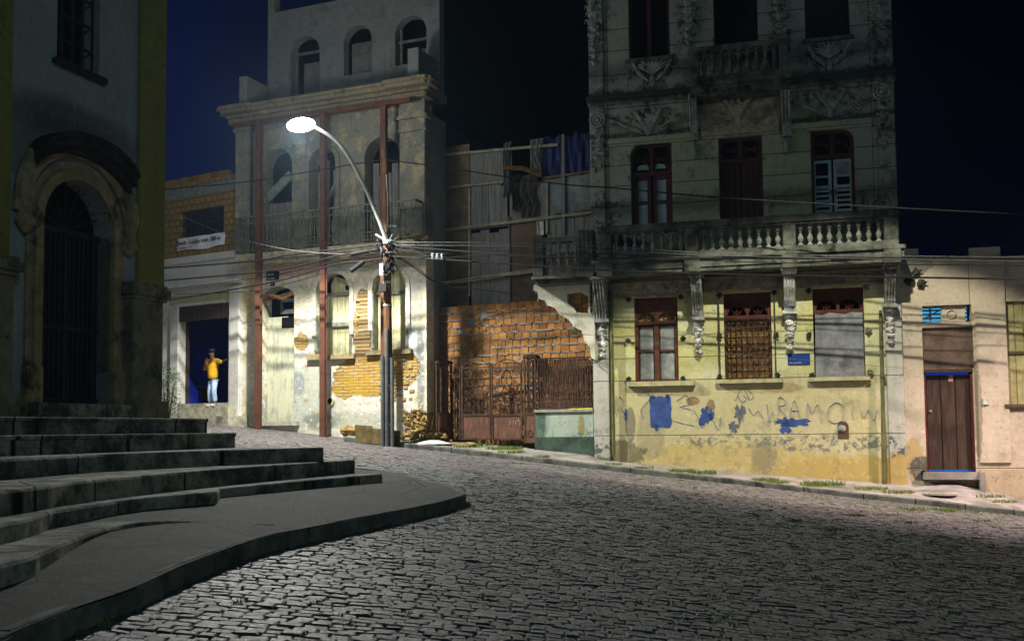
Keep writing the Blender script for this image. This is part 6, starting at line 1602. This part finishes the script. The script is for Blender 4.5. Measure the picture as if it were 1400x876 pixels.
# cables: waypoints (px,py,depth)
def cable(pts,r,label,mat='cable',grp=None,name='power_cable'):
    P_=[atY(*q) for q in pts]; o=P_[0]; mb=MB(); mb.tube([q-o for q in spline(P_,10)],r,5)
    c=mb.build(name,M[mat],smooth=True); c.location=o; return tag(c,label,'cable',grp)
g='overhead cables strung from the utility pole'
cable([(180,262,29.5),(324,250,28.3),(422,235,27.4),(481,225,27),(526,218,26.6)],.016,'single cable sagging past the lamp towards the ruin, left of the pole top',grp=g)
cable([(526,218,26.6),(600,228,26),(687,241,25.4),(770,252,24.8),(850,258,24.3),(985,270,23.8),(1225,284,22.5),(1480,297,21.5)],.017,'cable crossing the townhouse just above its long balcony',grp=g)
cable([(532,336,26.6),(730,350,25.4),(850,353,24.8),(1000,353,24.2),(1240,354,23.2),(1500,356,22)],.022,'upper of the two thick cables crossing below the long balcony balusters',grp=g)
cable([(532,350,26.5),(640,357,25.7),(730,363,25.3),(850,370,24.7),(1000,375,24.1),(1240,379,23),(1500,383,21.8)],.024,'lower of the two thick cables crossing below the long balcony',grp=g)
cable([(532,331,26.6),(680,332,25.8),(830,337,25),(980,346,24.3),(1240,350,23.1),(1500,352,22)],.009,'thin wire running level from the pole along the balcony balusters','cable2',g)
cable([(532,335,26.6),(680,336,25.8),(760,338,25.4),(850,344,24.9),(1100,352,23.7),(1500,358,22)],.008,'second thin wire right below the level one at the balcony','cable2',g)
cable([(534,348,26.6),(560,362,26.9),(600,388,27.4),(650,395,27.4),(735,405,26.9)],.014,'slack drop cable falling from the pole to the brick wall top',grp=g)
cable([(534,345,26.6),(570,366,26.9),(602,385,27.2),(680,378,27.),(812,372,26)],.012,'drop cable swinging from the pole across the patched hoarding',grp=g)
cable([(530,333,26.6),(470,340,27),(400,348,27.8),(345,357,28.4),(220,367,29.5),(120,374,30)],.022,'uppermost thick cable running left from the pole in front of the ruin balcony',grp=g)
cable([(530,340,26.6),(505,343,26.7),(460,350,27),(400,366,27.8),(345,373,28.4),(220,384,29.5),(120,392,30)],.024,'middle thick cable running left from the pole across the ruin wall',grp=g)
cable([(530,352,26.6),(498,357,26.7),(460,361,27),(400,379,27.8),(350,390,28.4),(233,410,29.5),(120,425,30)],.020,'lower thick cable running left from the pole over the ruined door',grp=g)
cable([(530,357,26.6),(490,366,26.9),(450,372,27.3),(400,386,27.9),(345,398,28.5),(240,402,29.5)],.010,'thin lowest cable left of the pole ending at the warehouse ledge',grp=g)
cable([(180,268,29.8),(247,295,29.3),(305,319,28.6),(345,331,28.2),(400,342,27.6),(470,347,27),(530,342,26.6)],.009,'pale thin wire descending across the brick storey window','cable2',g)
cable([(530,338,26.6),(560,343,26.2),(600,352,25.8),(660,349,25.5),(730,351,25.2),(900,354,24.5),(1100,360,23.5),(1500,364,22)],.011,'thin dark wire beside the insulator spacers right of the pole',grp=g)
cable([(700,450,24),(850,462,23.8),(1000,483,23.6),(1200,500,23),(1240,503,22.8)],.005,'faint slack thread wire low across the townhouse windows','cable2',g)
cable([(532,342,26.6),(600,346,26.2),(700,343,25.7),(812,347,25),(1000,351,24.2),(1240,352,23.3),(1500,354,22)],.010,'thin black wire between the two thick cables just right of the pole',grp=g)
cable([(530,344,26.6),(470,354,27.1),(400,371,27.9),(345,381,28.5),(220,396,29.6),(120,404,30)],.011,'thin black wire between the middle and lower thick cables left of the pole',grp=g)
# cable closures
for (x0,y0_,x1,y1,Y,r,lab) in((479,371,498,357,26.75,.065,'black cylindrical cable closure tilted left of the pole'),(479,348,504,343,26.75,.055,'long black splice closure lying along the upper cable'),(590,353,606,354,25.9,.03,'small grey splice with insulators right of the pole')):
    a=atY(x0,y0_,Y); b=atY(x1,y1,Y); o=thing('cable_closure',lab,'cable closure',loc=tuple(a)); v=b-a
    mb=MB(); mb.tube([(0,0,0),v*.04,v*.5,v*.96,v],[r*.6,r,r,r,r*.6],10); mb.build('body',M['cable'] if r>.04 else M['galv'],o,smooth=True)
    if r<.04:
        for k in(.1,.5,.9):
            mb=MB(); c=v*k; mb.lathe((c.x,c.y),[(.03,c.z+.02),(.05,c.z+.04),(.03,c.z+.07),(.05,c.z+.09),(.025,c.z+.13)],8); mb.build('insulator',plain('grey_insulator',(.25,.26,.28),.5),o)
# ================================================================== STREET DEBRIS
bx=atY(486,596,27.2); K=Frame((bx.x,bx.y,G(bx.x,bx.y)+.02),aN)
tr_=thing('wooden_trough','old brown wooden trough tipped against the wall left of the pole','trough',F=K)
mb=MB(); mb.prism_d([(.05,0),(1.35,-.12),(1.35,.28),(.55,.36),(.5,.42),(0,.46)],.0,.05); mb.build('side',M['debris'],tr_,F=K)
mb=MB(); mb.prism_d([(.1,0),(1.35,-.12),(1.35,-.08),(.1,.05)],-.4,-.003); mb.build('bottom',M['debris'],tr_,F=K)
mb=MB(); mb.box(-.01,.04,-.4,-.003,.02,.42); mb.build('end',M['debris'],tr_,F=K)
q=atY(477,592,28.2); mb=MB(); mb.blob((0,0,.1),.24,.18,.16,seed=4,k=.4,n=10,m=7); o=mb.build('boulder',M['rubble'],None); o.location=(q.x,q.y,fz(q.x)-.03); tag(o,'earthy brown boulder beside the wooden trough','rock')
q=atY(577,594,27.6); 
rp=thing('rubble_heap','heap of earth and broken stone at the corner of the ruin','rubble',loc=(q.x,q.y,fz(q.x)-.05))
rd=random.Random(9); mb=MB(); 
for k in range(60): a=rd.uniform(0,6.28); r=rd.random()**.6*.7; mb.blob((r*math.cos(a),r*.5*math.sin(a),.30*(1-r)+rd.uniform(-.03,.05)),.06+.06*rd.random(),.07,.05,seed=k,k=.8,n=6,m=4)
mb.build('stones',M['rubble'],rp)
q=atY(592,605,26.9); mb=MB(); n=10
vs=[(.75*(i/n-.5)*1.3,.5*(j/n-.5),.03+.10*math.sin(PI*i/n)*math.sin(PI*j/n)) for j in range(n+1) for i in range(n+1)]
mb.add(vs,[(j*(n+1)+i,j*(n+1)+i+1,(j+1)*(n+1)+i+1,(j+1)*(n+1)+i) for j in range(n) for i in range(n)]); o=mb.build('plastic_sheet',M['white'] if False else plain('pale_sheet',(.55,.53,.55),.8,.15),smooth=True); o.location=(q.x,q.y,G(q.x,q.y)+.12); tag(o,'crumpled pale sheet lying on the sidewalk near the pole','sheet')
q=atY(625,602,27.0); mb=MB(); mb.prism_d([(-.5,0),(.4,-.02),(.5,.05),(.3,.10),(-.2,.07),(-.5,.04)],-.2,.2); o=mb.build('cardboard_sheet',plain('tan_cardboard',(.36,.26,.13),.9,.3),F=None); o.location=(q.x,q.y,G(q.x,q.y)+.14); o.rotation_euler=(0,0,-.3); tag(o,'flattened tan cardboard before the iron gate','cardboard')
q=atY(587,596,27.6); a=Vector((0,0,0)); b=atY(593,567,27.75)-q; mb=MB(); mb.tube([a,b*.5+Vector((.01,0,0)),b],[.025,.02,.01],5); o=mb.build('green_cane',M['stick']); o.location=q; tag(o,'bright yellow green cane leaning at the ruin corner','cane')
q=on_ground(658,621); mb=MB(); mb.box(-.42,.42,-.12,.10,-.3,.015); o=mb.build('storm_drain',M['black'],F=None); o.location=(q.x,q.y+.1,q.z+.01); o.rotation_euler=(0,0,-.25); tag(o,'black open storm drain slot in the kerb before the gate','drain')
# plant by the church pedestal
q=atY(236,552,24); tp=thing('leafy_plant','dark green bushy plant growing beside the warehouse doorway','plant',loc=(q.x-.1,q.y,q.z-.7))
rd=random.Random(3); mb=MB(); 
for k in range(520):
    a=rd.uniform(0,6.28); r=.3*rd.random()**.5; hh=rd.uniform(.35,1.55); r*=1-.3*abs(hh-.9); c=Vector((r*math.cos(a),r*math.sin(a),hh)); v=Vector((rd.uniform(-1,1),rd.uniform(-1,1),rd.uniform(-.5,.6))).normalized()*.07; s=Vector((-v.y,v.x,rd.uniform(-.03,.03)))*.35
    mb.add([c,c+v*.5+s,c+v,c+v*.5-s],[(0,1,2,3)],rd.random())
t=NT('leaf_green'); mb.build('foliage',t.done(t.mix(t.tint(),(.02,.05,.015),(.07,.13,.03)),.7),tp)
mb=MB(); 
for k in range(5): mb.tube([(0,0,0),(.06*math.cos(k),.06*math.sin(k),.6),(.15*math.cos(k),.15*math.sin(k),1.2)],[.02,.014,.006],5)
mb.build('stem',M['debris'],tp)
# ================================================================== MAN in the doorway
fp=FG.hit(291,556,.02); K=Frame(fp,aG)
mn=thing('person','man in open yellow shirt and light jeans leaning one hand on the warehouse door jamb','person',F=K)
def skin(name,pts,edges,mat,parent,sub=2):
    me=bpy.data.meshes.new(name); me.from_pydata([(a,-b,c) for a,b,c,_ in pts],edges,[]); o=bpy.data.objects.new(name,me); COL.objects.link(o); o.parent=parent
    m=o.modifiers.new('skin','SKIN'); m.use_smooth_shade=True
    for v,p in zip(me.skin_vertices[0].data,pts): 
        r=p[3]; v.radius=(r,r) if not isinstance(r,tuple) else r
    me.skin_vertices[0].data[0].use_root=True
    s=o.modifiers.new('sub','SUBSURF'); s.levels=sub; s.render_levels=sub; me.materials.append(mat); return o
S=1.0
body=[(.0,0,.90,.10),(.0,.0,1.08,.13),(.0,.02,1.28,.15),(.0,.03,1.40,.10),(.01,.05,1.48,.052),(.02,.07,1.56,.075),(.02,.08,1.65,.085),
 (-.08,.0,.72,.06),(-.10,.03,.47,.05),(-.10,.0,.09,.045),(-.11,.12,.04,.04),
 (.085,.02,.72,.06),(.16,.12,.50,.05),(.10,.02,.10,.045),(.14,.14,.04,.04),
 (-.19,.02,1.36,.06),(-.27,.08,1.12,.045),(-.12,.20,1.30,.036),(-.06,.22,1.36,.034),
 (.19,.02,1.38,.06),(.36,.02,1.33,.045),(.55,.0,1.40,.034),(.62,-.02,1.42,.032)]
ed=[(0,1),(1,2),(2,3),(3,4),(4,5),(5,6),(0,7),(7,8),(8,9),(9,10),(0,11),(11,12),(12,13),(13,14),(3,15),(15,16),(16,17),(17,18),(3,19),(19,20),(20,21),(21,22)]
skin('body',body,ed,M['skin'],mn)
shirt=[(.0,.01,.80,.165),(.0,.01,.98,.16),(.0,.02,1.16,.165),(.0,.03,1.33,.16),(.0,.03,1.42,.09),(-.19,.03,1.37,.08),(-.27,.08,1.13,.07),(-.22,.13,1.18,.06),(.19,.03,1.39,.08),(.36,.03,1.34,.07),(.42,.02,1.36,.06)]
skin('shirt',shirt,[(0,1),(1,2),(2,3),(3,4),(3,5),(5,6),(6,7),(3,8),(8,9),(9,10)],M['shirt'],mn,1)
tr2=[(.0,0,.88,.12),(-.085,0,.70,.10),(-.10,.03,.47,.085),(-.10,.0,.12,.085),(.09,.02,.70,.10),(.16,.12,.50,.085),(.11,.02,.13,.085)]
skin('jeans',tr2,[(0,1),(1,2),(2,3),(0,4),(4,5),(5,6)],M['jeans'],mn,1)
for (x,d) in((-.10,.0),(.12,.02)):
    mb=MB(); mb.blob((x,d+.07,.045),.055,.13,.05,k=.05,n=10,m=7); mb.build('shoe',M['shoe'],mn,F=K,smooth=True)
mb=MB(); mb.blob((.02,.055,1.69),.092,.10,.08,k=.1,n=12,m=8); mb.build('hair',M['hair'],mn,F=K,smooth=True)
mb=MB(); mb.tube([(.02,.16,1.60),(.02,.185,1.585),(.02,.165,1.575)],[.012,.02,.012],6); mb.build('nose',M['skin'],mn,F=K,smooth=True)
for sx in(-.035,.075):
    mb=MB(); mb.blob((sx,.145,1.625),.014,.01,.009,k=0,n=8,m=5); mb.build('eye',M['hair'],mn,F=K)
for (cx_,cy_,cz_,dx,dz_) in((-.06,.22,1.36,.3,.9),(.62,-.02,1.42,1,.1)):
    mb=MB()
    mb.blob((cx_+dx*.03,cy_,cz_+dz_*.03),.035,.02,.04,k=.05,n=8,m=6)
    for k in range(4):
        o_=(k-1.5)*.018; L3=.075-.008*abs(k-1.4); px_,pz_=-dz_,dx
        mb.tube([(cx_+dx*.05+px_*o_,cy_,cz_+dz_*.05+pz_*o_),(cx_+dx*(.05+L3*.6)+px_*o_,cy_+.01,cz_+dz_*(.05+L3*.6)+pz_*o_),(cx_+dx*(.05+L3)+px_*o_,cy_-.01,cz_+dz_*(.05+L3)+pz_*o_)],[.009,.008,.006],5)
    mb.tube([(cx_,cy_,cz_),(cx_-.03*dz_+.02*dx,cy_+.02,cz_+.03*dx),(cx_-.04*dz_+.05*dx,cy_+.03,cz_+.045)],[.012,.010,.007],5)
    mb.build('hand',M['skin'],mn,F=K,smooth=True)
# ================================================================== light
w=bpy.data.worlds.new('World'); sc.world=w; w.use_nodes=True; nt=w.node_tree; bg=nt.nodes['Background']
tc=nt.nodes.new('ShaderNodeTexCoord'); sp=nt.nodes.new('ShaderNodeSeparateXYZ'); nt.links.new(tc.outputs['Generated'],sp.inputs[0])
mr=nt.nodes.new('ShaderNodeMapRange'); mr.interpolation_type='SMOOTHSTEP'; mr.inputs[1].default_value=-.36; mr.inputs[2].default_value=.0
nt.links.new(sp.outputs[0],mr.inputs[0])
mx=nt.nodes.new('ShaderNodeMix'); mx.data_type='RGBA'; nt.links.new(mr.outputs[0],mx.inputs['Factor'])
mx.inputs['A'].default_value=(.0005,.0026,.030,1); mx.inputs['B'].default_value=(.0006,.0008,.0028,1)
ns=nt.nodes.new('ShaderNodeTexNoise'); ns.inputs['Scale'].default_value=3.5; ns.inputs['Detail'].default_value=5; nt.links.new(tc.outputs['Generated'],ns.inputs[0])
m3=nt.nodes.new('ShaderNodeMapRange'); m3.inputs[1].default_value=.35; m3.inputs[2].default_value=.75; m3.inputs[3].default_value=.6; m3.inputs[4].default_value=1.7; nt.links.new(ns.outputs['Fac'],m3.inputs[0])
nt.links.new(mx.outputs['Result'],bg.inputs[0]); nt.links.new(m3.outputs[0],bg.inputs[1])
def light(kind,name,loc,aim,power,col,size=.1,ang=60,blend=.3,scale=(1,1,1)):
    l=bpy.data.lights.new(name,kind); l.energy=power; l.color=col; l.shadow_soft_size=size
    o=bpy.data.objects.new(name,l); COL.objects.link(o); o.location=loc
    if kind=='SPOT': l.spot_size=math.radians(ang); l.spot_blend=blend
    if aim is not None:
        o.rotation_euler=(Vector(aim)-Vector(loc)).to_track_quat('-Z','Y').to_euler()
    o.scale=scale; return o

_ax=Vector((-.22,-.52,-.83)).normalized()
light('SPOT','street_lamp_light',LA+_ax*.33,LA+_ax*1.33,7200,(1,.985,.90),.12,172,.13)
light('POINT','street_lamp_spill',LA+Vector((-.05,-.42,.02)),None,190,(1,.97,.9),.3)
# second lamp over the street, above the frame
light('SPOT','second_street_lamp_light',(5.6,18,11.3),(6.9,23.1,2.45),5600,(1,.96,.76),.09,46,.25,(1.75,1,1))
light('SPOT','third_street_lamp_light',(15.,18.8,8.5),(9.6,20.9,0),9500,(1,.74,.70),.12,62,.7)
# soft fill light added behind the viewer, standing in for ambient light
light('POINT','ambient_fill_light',(9,-7,13),None,1900,(.62,.98,1),2.)
sc.render.engine='CYCLES'
vs_=sc.view_settings; vs_.view_transform='Standard'; vs_.look='None'; vs_.exposure=0; vs_.gamma=1
sc.cycles.use_denoising=True

hz=bpy.data.materials.new('night_haze'); hz.use_nodes=True; n_=hz.node_tree.nodes; n_.remove(n_['Principled BSDF'])
pv=n_.new('ShaderNodeVolumePrincipled'); pv.inputs['Density'].default_value=.00035; pv.inputs['Color'].default_value=(.45,.7,1,1); pv.inputs['Anisotropy'].default_value=.4
hz.node_tree.links.new(pv.outputs[0],n_['Material Output'].inputs['Volume'])
mb=MB(); mb.box(-24,26,-12,52,-6,26); tag(mb.build('haze',hz),None,kind='stuff')
